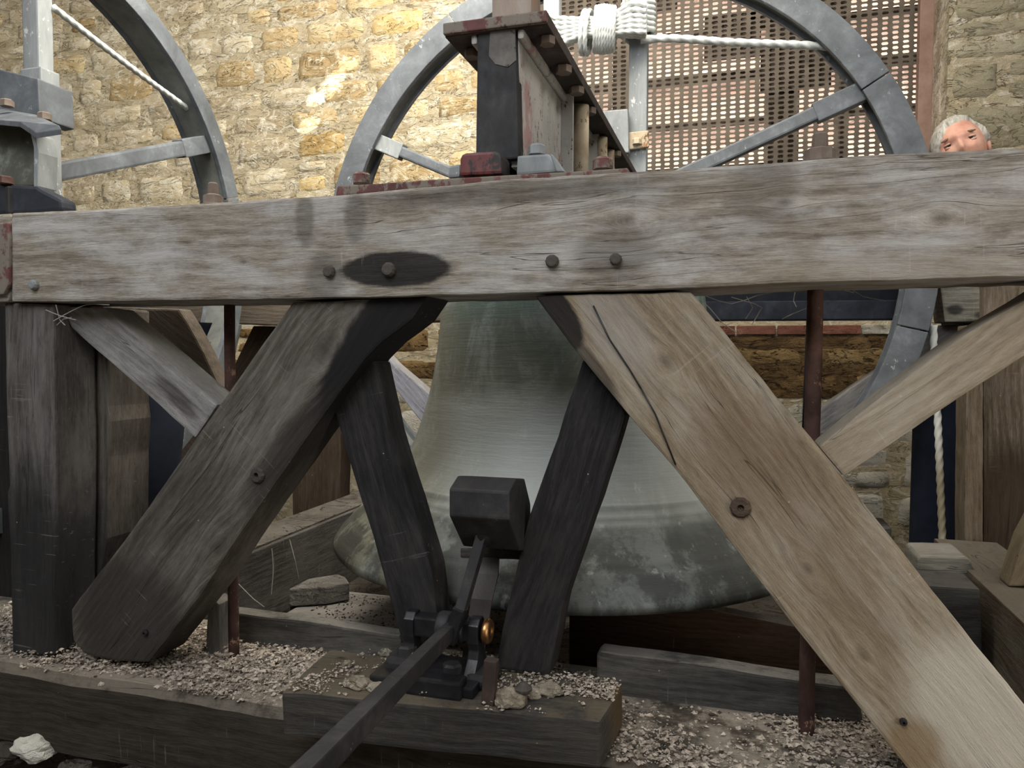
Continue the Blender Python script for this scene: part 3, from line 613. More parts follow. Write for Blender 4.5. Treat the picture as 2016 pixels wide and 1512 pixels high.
# lever to the ringing side, towards and past the camera
L0 = PY(888, 1240, YP-.02); L1 = PY(620, 1512, .74); L2 = L0+(L1-L0)*1.22
bar('lever', L0, L2, .021, .030, m_iron_dust, upv=Vector((0, 0, 1)), parent=ham, w2=.026, h2=.034, bevel=.003)
# leaf spring behind the shaft
ls = [(PY(x, y, Y)) for x, y, Y in ((962, 1098, 1.47), (960, 1130, 1.45), (948, 1180, 1.43), (938, 1240, 1.42), (925, 1330, 1.41))]
V, Fc = [], []
for p in ls: V += [p+Vector((-.022, 0, 0)), p+Vector((.022, 0, 0)), p+Vector((.022, .006, 0)), p+Vector((-.022, .006, 0))]
for i in range(len(ls)-1):
    for j in range(4): Fc.append((i*4+j, i*4+(j+1) % 4, i*4+4+(j+1) % 4, i*4+4+j))
Fc += [(3, 2, 1, 0), tuple(len(V)-4+k for k in range(4))]
sp = mk('leaf_spring', V, Fc, metal_mat('dull_steel', (.03, .026, .025), (.055, .047, .045), (.09, .08, .075), rough=.5), parent=ham)
rb = timber('stop_timber', 'dark wooden stop behind the hammer shaft under the hammer head', [(905, 1078), (1045, 1078), (1040, 1105), (905, 1100)], 1.475, .03, ((905, 1090), (1040, 1090)), DARKW, cat='stop')
b2 = PZ(1030, 1385, -.64)
bt = lathe('loose_bolt', [(.008, 0), (.008, .024), (.016, .025), (.017, .029), (.011, .034), (.005, .040)], b2, m_boltdark, n=8, smooth=False); tag(bt, 'grey bolt standing in the mortar lumps near the black stop post', 'bolt')

# ------------------------------------------------------------------ headstock of the great bell
hs = empty('headstock', (-.466, 1.6, .40)); tag(hs, 'maroon and grey steel headstock girder above the beam carrying the bell', 'headstock')
hL, hR = PY(938, 300, 1.45).x, PY(1016, 300, 1.45).x
zt0 = PY(980, 46, 1.45).z; zfl = zt0-.020
y1 = 2.78
box('web', hR-.016, hR, 1.47, y1, .37, zfl, m_web, parent=hs, bevel=.002)
box('web', hL, hL+.016, 1.47, y1, .37, zfl, m_web, parent=hs, bevel=.002)
v = [PY(x, y, 1.452) for x, y in ((940, 50), (1014, 40), (1021, 312), (936, 320))]
prism_pts(v, Vector((0, .04, 0)), 'end_block', metal_mat('black_painted_end', (.012, .012, .013), (.025, .025, .027), (.05, .048, .046), rough=.75, spots=[(.62, (.13, .11, .10), 6)]), parent=hs, bevel=.004)['label'] = 'black painted end block'
v = [PY(x, y, 1.4505) for x, y in ((966, 47), (1013, 41), (1016, 118), (1000, 132), (975, 126), (962, 110))]
prism_pts(v, Vector((0, .003, 0)), 'bare_patch', m_dustgrey, parent=hs)
# top flange, front edge follows the picture
fl, fr = PY(876, 58, 1.45), PY(1079, 20, 1.45)
zm = (fl.z+fr.z)/2
v = [(fl.x, 1.45, zm-.022), (fr.x, 1.45, zm-.022), (fr.x, y1+.1, zm-.022), (fl.x, y1+.1, zm-.022)]; v += [(a, b, c+.024) for a, b, c in v]
mk('top_flange', v, [(0, 1, 2, 3), (7, 6, 5, 4), (0, 4, 5, 1), (1, 5, 6, 2), (2, 6, 7, 3), (3, 7, 4, 0)], m_flange, parent=hs, bevel=.002)
box('flange_nose', fl.x, fr.x, 1.438, 1.451, zm-.020, zm+.002, m_maroon, parent=hs, bevel=.003)
box('flange_fillet', hR, hR+.014, 1.455, y1, zm-.040, zm-.02, m_web, parent=hs, bevel=.006)
box('flange_fillet', hL-.014, hL, 1.455, y1, zm-.040, zm-.02, m_web, parent=hs, bevel=.006)
box('bottom_flange', hL-.05, hR+.05, 1.6, y1, .35, .372, m_maroon, parent=hs, bevel=.002)
for y_ in (1.66, 1.80, 1.96, 2.4): hexbolt(Vector((hR+.048, y_, zm-.040)), .018, .018, m_boltdull, hs, 'flange_bolt')
hexbolt(Vector((hL-.035, 1.52, zm-.040)), .016, .018, m_boltdull, hs, 'flange_bolt'); hexbolt(Vector((hR+.05, 1.50, zm-.040)), .016, .018, m_boltdull, hs, 'flange_bolt')
for px_ in (1113, 1126): 
    p = PX(px_, 260, hR+.01); box('stiffener', hR, hR+.03, p.y-.006, p.y+.006, .372, zm-.022, m_web, parent=hs, bevel=.001)
for px_, r in ((1144, .020), (1184, .018), (1200, .016)):
    p = PX(px_, 260, hR+.035); tube('hanger_bolt', [(p.x, p.y, .36), (p.x, p.y, zm-.03)], r, m_rustpale, parent=hs, n=14)
p = PX(1166, 280, hR+.01); box('stiffener', hR, hR+.03, p.y-.006, p.y+.006, .372, zm-.022, m_web, parent=hs, bevel=.001)
rs = slab_y('stay_box', [(968, 46), (968, -60), (1046, -60), (1046, 30)], 1.58, .08, metal_mat('rust_streaked_box', (.16, .12, .10), (.28, .22, .18), (.36, .32, .28), rough=.75, streak=True, spots=[(.55, (.36, .17, .08), 9)]))
tag(rs, 'rust streaked steel stay rising from the top of the headstock girder', 'stay')
# base plate and bearing on the beam
bp = slab_y('bearing_plate', [(660, 386), (664, 366), (760, 360), (900, 350), (1150, 336), (1236, 330), (1240, 345), (1100, 352), (900, 366)], 1.375, .17, m_maroon, bevel=.003)
tag(bp, 'long maroon steel bearing plate lying on the grey beam', 'plate')
hexbolt(PY(712, 362, 1.44), .020, .022, m_maroon, bp); hexbolt(PY(1187, 334, 1.44), .020, .022, m_maroon, bp)
slab_y('bearing_cap', [(904, 346), (905, 312), (909, 303), (918, 300), (975, 297), (984, 301), (987, 310), (988, 342)], 1.385, .06, metal_mat('maroon_black_cap', (.10, .02, .02), (.12, .03, .03), (.15, .05, .05), rough=.55, spots=[(.44, (.02, .018, .018), 12)]), parent=bp, bevel=.006)
slab_y('bearing_foot', [(1016, 345), (1018, 306), (1080, 302), (1086, 310), (1100, 338)], 1.42, .10, m_post, parent=bp, bevel=.005)
slab_y('bearing_foot', [(880, 350), (884, 326), (905, 322), (905, 348)], 1.43, .08, m_post, parent=bp, bevel=.005)
slab_y('wedge', [(1082, 302), (1088, 304), (1112, 338), (1096, 338)], 1.39, .03, m_post, parent=bp, bevel=.003)
hexbolt(PY(1057, 305, 1.46), .018, .02, m_post, bp)

# ------------------------------------------------------------------ wheels
def ring_seg(c, axis, R0, R1, a0, a1, d0, d1, n=14):
    """box-section arc; axis 'y' (ring in XZ) or 'x' (ring in YZ)"""
    V, Fc = [], []
    for i in range(n+1):
        a = a0+(a1-a0)*i/n
        for r, d in ((R0, d0), (R1, d0), (R1, d1), (R0, d1)):
            V.append((c[0]+r*math.cos(a), c[1]+d, c[2]+r*math.sin(a)) if axis == 'y' else (c[0]+d, c[1]+r*math.cos(a), c[2]+r*math.sin(a)))
    for i in range(n):
        for j in range(4): Fc.append((i*4+j, i*4+(j+1) % 4, (i+1)*4+(j+1) % 4, (i+1)*4+j))
    Fc += [(3, 2, 1, 0), tuple(n*4+k for k in range(4))]; return V, Fc
YWh = 3.0; WC = Vector((-.537, YWh, .363)); WR = 1.222
wh = empty('bell_wheel', WC); tag(wh, 'large grey painted bell wheel standing behind the headstock before the perforated screen', 'wheel')
ns = 8; off = math.atan2(PY(1750, 142, YWh).z-WC.z, PY(1750, 142, YWh).x-WC.x)
for i in range(ns):
    a0 = off+i*2*math.pi/ns+.002; a1 = off+(i+1)*2*math.pi/ns-.002
    V, Fc = ring_seg(WC, 'y', WR-.105, WR, a0, a1, 0, .022); mk('rim_segment', V, Fc, m_wheel, parent=wh, bevel=.003)
V, Fc = ring_seg(WC, 'y', WR-.088, WR-.068, 0, 2*math.pi, .022, .095, 96); mk('rim_sole', V, Fc, m_wheel_in, parent=wh)
V, Fc = ring_seg(WC, 'y', WR-.105, WR-.01, 0, 2*math.pi, .095, .115, 96); mk('rim_back', V, Fc, m_wheel, parent=wh)
def spoke(a, b, w, th, mat, parent, Y, tip=None):
    A, B = PY(*a, Y), PY(*b, Y); bar('spoke', A, B, th, w, mat, upv=Vector((0, 1, 0)), parent=parent, bevel=.004)
def bar2(name, A, B, w, th, mat, parent, nrm=Vector((0, 1, 0)), bevel=.004):
    return bar(name, A, B, w, th, mat, upv=nrm, parent=parent, bevel=bevel)
A = PY(1712, 168, YWh); B = PY(1340, 340, YWh)
bar2('spoke', A+Vector((0, .05, 0)), A.lerp(B, .27)+Vector((0, .05, 0)), .072, .05, m_wheel, wh)
bar2('spoke', A.lerp(B, .25)+Vector((0, .05, 0)), A.lerp(B, 1.25)+Vector((0, .05, 0)), .052, .046, m_wheel, wh, bevel=.008)
A = PY(728, 272, YWh); B = PY(905, 345, YWh)
bar2('spoke', A+Vector((0, .05, 0)), A.lerp(B, .32)+Vector((0, .05, 0)), .068, .05, m_post, wh)
bar2('spoke', A.lerp(B, .3)+Vector((0, .05, 0)), A.lerp(B, 2.2)+Vector((0, .05, 0)), .045, .046, m_wheel, wh, bevel=.008)
for px_, w in ((1257, .07), (1087, .064)):
    x = PY(px_, 200, YWh-.03).x; z1 = WC.z+math.sqrt((WR-.1)**2-(x-WC.x)**2)
    box('wheel_post', x-w/2, x+w/2, YWh-.055, YWh-.002, -.45, z1, m_post, parent=wh, bevel=.006)
slab_y('joint_plate', [(1100, 225), (1236, 214), (1238, 300), (1100, 312)], 2.90, .035, m_post, parent=wh)
slab_y('bolt_plate', [(1222, 262), (1277, 256), (1277, 289), (1226, 296)], 2.925, .018, m_rustpale, parent=wh)
hexbolt(PY(1254, 284, 2.92), .018, .022, m_rustpale, wh)
# second wheel, at right angles
XW = -2.1; C2 = Vector((XW, 1.905, .40)); R2 = .964
w2 = empty('bell_wheel', C2); tag(w2, 'grey bell wheel of the neighbouring bell against the stone wall at far left', 'wheel')
for i in range(6):
    V, Fc = ring_seg(C2, 'x', R2-.075, R2, .28+i*math.pi/3+.002, .28+(i+1)*math.pi/3-.002, 0, .02, 16)
    mk('rim_segment', V, Fc, m_wheel, parent=w2, bevel=.003)
V, Fc = ring_seg(C2, 'x', R2-.072, R2-.056, 0, 2*math.pi, -.10, 0, 96); mk('rim_sole', V, Fc, m_wheel_in, parent=w2)
V, Fc = ring_seg(C2, 'x', R2-.075, R2-.01, 0, 2*math.pi, -.12, -.10, 96); mk('rim_back', V, Fc, m_wheel, parent=w2)
A = PX(407, 283, XW-.03); B = PX(105, 340, XW-.03)
bar2('spoke', A, A.lerp(B, .22), .07, .05, m_wheel, w2, Vector((1, 0, 0))); bar2('spoke', A.lerp(B, .2), B, .058, .045, m_wheel, w2, Vector((1, 0, 0)), .008)
yy0, yy1 = PX(76, 200, XW).y, PX(106, 200, XW).y
box('wheel_post', XW-.06, XW+.005, yy0, yy1, -.2, 1.30, m_post, parent=w2, bevel=.006)
yy1 = PX(112, 300, XW).y
box('post_splice', XW-.064, XW+.02, yy0-.008, yy1, .1, PX(105, 145, XW).z, m_post, parent=w2, bevel=.006)
def garter(name, label, pts, r, grp=None):
    o = rope(name, pts, r, m_rope); tag(o, label, 'rope'); return o
g1 = PX(370, 214, XW-.04); g0 = PX(104, 14, XW+.01)
garter('wheel_rope', 'thin white rope stretched from the upright to the rim of the neighbouring wheel', [g0, g0.lerp(g1, .5)+Vector((0, 0, -.006)), g1], .011)

# headstock casting of the neighbouring bell
n2 = empty('headstock_casting', (-2.0, 1.6, .4)); tag(n2, 'grey painted steel headstock end of the neighbouring bell on its black shoe', 'headstock')
slab_y('cross_plate', [(-90, 120), (0, 136), (74, 154), (78, 232), (60, 236), (0, 222), (-90, 200)], 1.72, .12, m_wheel, parent=n2, bevel=.004)
v = [PY(x, y, Y) for x, y, Y in ((-90, 208, 1.74), (0, 212, 1.74), (72, 226, 1.72), (117, 247, 1.52), (121, 254, 1.50), (72, 262, 1.52), (40, 240, 1.56), (0, 236, 1.58), (-90, 232, 1.58))]
prism_pts(v, Vector((0, 0, -.014)), 'flange', m_wheel, parent=n2, bevel=.002)
slab_y('web', [(-90, 232), (20, 236), (62, 258), (72, 280), (70, 366), (-90, 366)], 1.66, .05, metal_mat('pale_stained_web', (.04, .042, .03), (.09, .095, .075), (.34, .35, .32), rough=.6, sc=.7, spots=[(.62, (.36, .22, .1), 12)]), parent=n2)
slab_y('web_edge', [(58, 256), (70, 264), (76, 300), (74, 368), (66, 368), (66, 290)], 1.58, .06, m_post, parent=n2, bevel=.003)
for x in (14, 88): hexbolt(PY(x, 210 if x < 50 else 236, 1.66), .018, .02, m_boltdull, n2)
sh = slab_y('bearing_shoe', [(-90, 362), (0, 362), (72, 366), (84, 374), (120, 392), (122, 414), (60, 420), (-90, 422)], 1.44, .045, metal_mat('black_blue_shoe', (.008, .01, .015), (.016, .02, .03), (.035, .04, .055), rough=.5), bevel=.008)
tag(sh, 'black painted bearing shoe sitting on the corner of the frame', 'bearing')
slab_y('rib', [(10, 368), (16, 366), (17, 418), (11, 420)], 1.38, .012, m_iron, parent=sh, bevel=.002)
hexbolt(PY(10, 362, 1.44), .02, .018, m_rust, sh)

# ------------------------------------------------------------------ ropes on the great wheel
rg = empty('rope_hank', PY(1180, 60, 2.9)); tag(rg, 'hank of thick white rope lashed round the wheel uprights', 'rope')
YR = 2.88; rr = .0175; parts = []
for i, (yl, yr) in enumerate(((36, 10), (46, 22), (56, 34), (66, 44), (76, 54), (86, 64))):
    for dy in (0, .025, .05):
        o = dy*160
        pts = [PY(1068, yl+o-6, YR+.05+dy), PY(1100, yl+o, YR+dy), PY(1150, 38+i*6.0+o*.6, YR-.012+dy), PY(1200, 34+i*6.4+o*.5, YR-.012+dy), PY(1240, yr+o-2, YR-.01+dy), PY(1272, yr+o, YR+dy*.6)]
        parts.append(rope_geo(pts, .0105))
V, Fc = merge(parts); o = mk('strand_bundle', V, Fc, m_rope, parent=rg, smooth=True); o['kind'] = 'stuff'
for i in range(8):
    x = 1168+i*5.2; cx = PY(x, 56, YR); rad = .085-.0018*abs(i-3)
    pts = [(cx.x+.02*math.sin(a)*.3+.012*a/6.28-.01*math.cos(a), cx.y+.012+.06*math.cos(a), cx.z+rad*math.sin(a)) for a in [k*2*math.pi/18 for k in range(20)]]
    rope('whipping_turn', pts, .0072, m_rope, parent=rg)
for x in (1148, 1157):
    cx = PY(x, 62, YR); pts = [(cx.x+.008*math.sin(a), cx.y+.012+.055*math.cos(a), cx.z+.078*math.sin(a)) for a in [k*2*math.pi/18 for k in range(20)]]
    rope('whipping_turn', pts, .009, m_rope, parent=rg)
for i in range(7):
    y = 8+i*10.5; c = PY(1257, y, YWh-.03)
    pts = [(c.x+.056*math.cos(a), c.y+.05*math.sin(a), c.z+.004*a-.012+.02*(math.cos(a) > 9)) for a in [k*2*math.pi/20 for k in range(21)]]
    rope('post_turn', pts, .0115, m_rope, parent=rg)
garter('wheel_rope', 'thick white rope running from the lashed upright to the wheel rim', [PY(1262, 78, 2.92), PY(1330, 76, 2.93), PY(1450, 84, 2.97), PY(1560, 88, 3.02), PY(1640, 92, 3.06)], .0145)
vr = rope('hanging_rope', [PY(1838, 640, 3.06), PY(1839, 700, 3.06), PY(1845, 800, 3.06), PY(1853, 1000, 3.06), PY(1860, 1178, 3.06)], .0125, m_rope2); tag(vr, 'slim white and tan rope hanging straight before the dark trousers', 'rope')

# ------------------------------------------------------------------ far frame and pit
FD = ((.035, .027, .02), (.085, .066, .05), (.13, .105, .08), (.17, .15, .13), .3)
timber('far_beam', 'dark brown far beam of the pit seen under the grey beam', [(120, 560), (900, 560), (900, 630), (540, 640), (120, 625)], 3.15, .2, ((120, 600), (900, 600)), FD, cat='beam')
fj = slab_y('steel_joist', [(1060, 560), (1810, 540), (1810, 592), (1060, 600)], 3.16, .10, m_steel); tag(fj, 'dark blue black steel joist under the grey beam behind the thick rod', 'joist')
slab_y('joist_flange', [(1060, 596), (1810, 590), (1810, 628), (1060, 632)], 3.13, .13, metal_mat('joist_flange_blue', (.006, .007, .011), (.013, .015, .022), (.026, .03, .04), rough=.8, spec=.15), parent=fj)
timber('far_post', 'pale rough timber end beneath the grey beam near the man', [(1848, 540), (2140, 530), (2140, 628), (1860, 634)], 3.12, .16, ((1850, 590), (2140, 585)), ((.07, .06, .045), (.19, .17, .13), (.30, .28, .23), (.38, .36, .31), .5), cat='timber', stain_tones=[(1880, 610, 20, 14, 0, SOOT, .8), (1940, 620, 30, 12, 0, SOOT, .7)])
timber('side_brace', 'wide brown brace just behind the small grey strut', [(214, 604), (352, 608), (372, 640), (404, 700), (440, 775), (445, 830), (405, 830), (300, 720)], 1.70, .05, ((200, 610), (430, 800)), FD, cat='brace')
timber('far_brace', 'dark brown far brace behind the slim rusty rod', [(498, 642), (560, 642), (430, 900), (395, 870), (470, 700)], 3.37, .12, ((540, 642), (430, 800)), ((.025, .016, .01), (.06, .04, .025), (.09, .06, .04), (.1, .09, .08), .2), cat='brace')
gs = timber('far_upright', 'narrow grey far upright beside the slim rusty rod', [(438, 638), (470, 638), (456, 700), (444, 770), (432, 770), (440, 700)], 3.10, .03, ((450, 770), (455, 640)), ((.06, .06, .06), (.11, .11, .11), (.16, .16, .16), (.2, .2, .2), .3), cat='post')
timber('far_brace', 'dark brown timber low behind the dark figure beside the diagonal brace', [(300, 850), (330, 800), (400, 850), (420, 900), (330, 960), (292, 905)], 3.1, .26, ((300, 850), (400, 950)), ((.02, .012, .01), (.045, .03, .025), (.07, .05, .04), (.1, .09, .08), .2), cat='brace')
timber('far_sill', 'dusty tan far sill seen between the dark figure and the diagonal brace', [(240, 1010), (430, 850), (470, 900), (300, 1100), (240, 1150)], 3.35, .1, ((240, 1100), (430, 880)), BROWN, cat='timber')
timber('far_post', 'dark brown upright far post left of the bell lip', [(574, 760), (672, 760), (668, 1022), (576, 1024)], 3.05, .1, ((620, 1020), (620, 800)), ((.016, .010, .007), (.038, .024, .015), (.065, .043, .026), (.1, .08, .06), .3), cat='post')
timber('far_brace', 'bluish grey far brace behind the bell waist', [(752, 690), (775, 715), (850, 780), (850, 840), (828, 830), (785, 775), (752, 730)], 3.1, .08, ((752, 700), (850, 810)), ((.10, .10, .12), (.17, .17, .20), (.24, .24, .27), (.3, .3, .32), .4), cat='brace')
timber('far_brace', 'grey dusty far brace behind the rod and above the tan strut', [(1590, 850), (1622, 800), (1785, 690), (1850, 640), (1900, 640), (1820, 740), (1660, 860)], 3.20, .10, ((1600, 840), (1850, 660)), ((.09, .085, .08), (.16, .15, .145), (.23, .22, .21), (.28, .27, .26), .5), cat='brace')
tr2 = tube('far_rod', [PY(1586, 900, 3.1), PY(1597, 630, 3.1)], .018, m_steel, n=10); tag(tr2, 'thin dark far rod just behind the thick rusty rod', 'rod')
timber('side_post', 'brown upright post beside the dark trousers', [(1905, 640), (1936, 640), (1936, 1108), (1898, 1108), (1900, 900)], 2.75, .12, ((1918, 1100), (1918, 640)), ((.05, .035, .022), (.12, .09, .058), (.18, .14, .095), (.22, .19, .15), .4), cat='post')
timber('side_board', 'broad brown board filling the corner beyond the tan strut', [(1936, 560), (2140, 560), (2140, 1120), (1936, 1112)], 2.85, .05, ((2030, 1110), (2030, 600)), ((.045, .03, .018), (.10, .075, .05), (.20, .165, .12), (.24, .2, .16), .4), cat='board', stain_tones=[(2000, 1000, 180, 130, 0, (.04, .022, .012), .8)])
timber('side_brace', 'small brown brace at the frame edge below the tan strut', [(1985, 1155), (2016, 1060), (2100, 900), (2140, 900), (2140, 1155)], 2.2, .08, ((1990, 1150), (2100, 950)), ((.09, .07, .045), (.16, .125, .08), (.22, .18, .12), (.25, .22, .17), .4), cat='brace')
timber('loose_block', 'pale chamfered timber block lying below the dark trousers', [(1806, 1100), (1812, 1094), (1900, 1096), (1914, 1106), (1914, 1140), (1860, 1150), (1806, 1136)], 2.35, .16, ((1806, 1120), (1914, 1125)), ((.13, .12, .10), (.21, .20, .17), (.28, .27, .24), (.34, .33, .31), .5), cat='block')
p0 = PY(1928, 1140, 2.2); p1 = PY(2016, 1300, 1.75)
sb = box('side_sill', .62, .80, 1.72, 2.72, -.9, -.60, wood((.03, .022, .014), (.08, .06, .04), (.13, .105, .07), (.2, .18, .14), .4, top=(.15, .13, .10)), rot=frame_x(Vector((0, 1, 0)), Vector((1, 0, 0)))); tag(sb, 'dusty brown side sill running back below the loose block', 'beam')
timber('cross_joist', 'dark grey joist under the loose block behind the pale brown brace', [(1790, 1150), (1930, 1160), (1935, 1300), (1850, 1300)], 2.1, .15, ((1790, 1200), (1930, 1210)), ((.014, .014, .014), (.028, .027, .026), (.05, .047, .044), (.08, .075, .07), .3), cat='beam', topa=.2)
sl = box('pit_sill', -1.62, -1.435, 1.75, 3.05, -.90, -.625, wood(*DARKW, stain_tones=()), rot=frame_x(Vector((0, 1, 0)), Vector((1, 0, 0)))); tag(sl, 'black pit side sill with a dusty top running back to the far post', 'beam')
box('dust_strip', -1.60, -1.45, 1.76, 3.04, -.626, -.618, m_earth, parent=sl, bevel=0)
fs = box('pit_sill', -1.42, .55, 3.02, 3.2, -.92, -.64, wood(*DARKW)); tag(fs, 'dark far pit sill below the bell with crumbs on its top edge', 'beam')
box('dust_strip', -1.42, -.9, 3.03, 3.19, -.641, -.632, m_pale_low, parent=fs, bevel=0)
bd = box('pit_board', -1.42, -.62, 1.75, 2.42, -.90, -.865, wood((.05, .045, .04), (.13, .12, .11), (.2, .185, .17), (.26, .24, .22), .5, stain_tones=[(.2, .2, .1, .05, 0, (.12, .06, .03), .7)])); tag(bd, 'worn grey board on the pit floor beneath the bell lip', 'board')
c = PZ(618, 1172, -.84)
v = [PZ(x, y, -.80) for x, y in ((566, 1160), (600, 1140), (665, 1130), (680, 1136), (688, 1148), (640, 1156))]
so = prism_pts(v, Vector((0, 0, -.06)), 'stone_slab', m_slab, bevel=.004); tag(so, 'thin flat stone slab lying on the pit board beneath the bell lip', 'slab')
pk = timber('pit_plank', 'reddish brown plank deep in the pit under the bell', [(1120, 1190), (1400, 1200), (1640, 1250), (1640, 1470), (1120, 1440)], 2.3, .06, ((1120, 1260), (1640, 1330)), ((.02, .012, .008), (.05, .028, .016), (.08, .045, .028), (.07, .05, .04), .3), cat='plank')

# ------------------------------------------------------------------ people
def plain(name, c, rough=.8, bumpsc=60, var=.25, spec=.3, sub=0):
    n = N(name); a = n.noise((bumpsc, bumpsc, bumpsc), det=4)
    m_ = n.done(n.ramp(a, [(.3, tuple(v*(1-var) for v in c)), (.7, tuple(v*(1+var) for v in c))]), rough, n.bump(a, .3, .002), spec=spec)
    if sub: n.b.inputs['Subsurface Weight'].default_value = sub; n.b.inputs['Subsurface Radius'].default_value = (.01, .004, .002)
    return m_
m_navy = plain('navy_trouser_cloth', (.013, .018, .032), .95, 25); m_dark = plain('dark_jumper', (.03, .032, .038), .95, 40)
m_shoe = plain('black_shoe', (.01, .01, .01), .5)
m_hair = None
def skin_mat():
    n = N('ruddy_skin'); x, y, z = n.sep(n.o); a = n.noise((40, 40, 40), det=5, rough=.6); b = n.noise((9, 9, 9), det=3)
    col = n.ramp(n.math('ADD', n.math('MULTIPLY', a, .5), n.math('MULTIPLY', b, .5)), [(.35, (.44, .20, .145)), (.5, (.58, .30, .22)), (.65, (.66, .39, .29))])
    n.b.inputs['Subsurface Weight'].default_value = .15; n.b.inputs['Subsurface Radius'].default_value = (.01, .004, .002)
    return n.done(col, .5, n.bump(a, .15, .001), spec=.35)
m_skin = skin_mat()
def hair_mat():
    n = N('grey_blond_hair'); a = n.noise((160, 160, 14), det=5, rough=.7, dist=.3)
    return n.done(n.ramp(a, [(.3, (.20, .17, .13)), (.5, (.40, .37, .32)), (.68, (.56, .54, .50))]), .55, n.bump(a, .6, .002), spec=.4)
m_hair = hair_mat(); m_brow = plain('brown_grey_brow', (.16, .10, .07), .9, 200); m_eye = plain('eye_dark', (.02, .014, .012), .2)
def skin_body(name, J, mat, parent, sub=2):
    """J: {id: (pos, radius, parent id)} in survey units"""
    ids = list(J); c = Vector(J[ids[0]][0]); o_w = M(c)
    me = bpy.data.meshes.new(name); me.from_pydata([M(J[k][0])-o_w for k in ids], [(ids.index(J[k][2]), i) for i, k in enumerate(ids) if J[k][2]], [])
    ob = bpy.data.objects.new(name+'_rig', me); COL.objects.link(ob)
    ob.modifiers.new('s', 'SKIN'); sm = ob.modifiers.new('d', 'SUBSURF'); sm.levels = sub; sm.render_levels = sub
    for i, k in enumerate(ids):
        r = J[k][1]; r = (r, r) if isinstance(r, (int, float)) else r
        me.skin_vertices[0].data[i].radius = (r[0]*S, r[1]*S); me.skin_vertices[0].data[i].use_root = (i == 0)
    bpy.context.view_layer.update(); dg = bpy.context.evaluated_depsgraph_get()
    nm = bpy.data.meshes.new_from_object(ob.evaluated_get(dg)); bpy.data.objects.remove(ob); nm.name = name; nm.materials.clear(); nm.materials.append(mat)
    for p in nm.polygons: p.use_smooth = True
    o = bpy.data.objects.new(name, nm); COL.objects.link(o); o.parent = parent; mw = Matrix.Translation(o_w); o.matrix_basis = WM[parent.name].inverted()@mw; WM[o.name] = mw; return o
U = 1/S
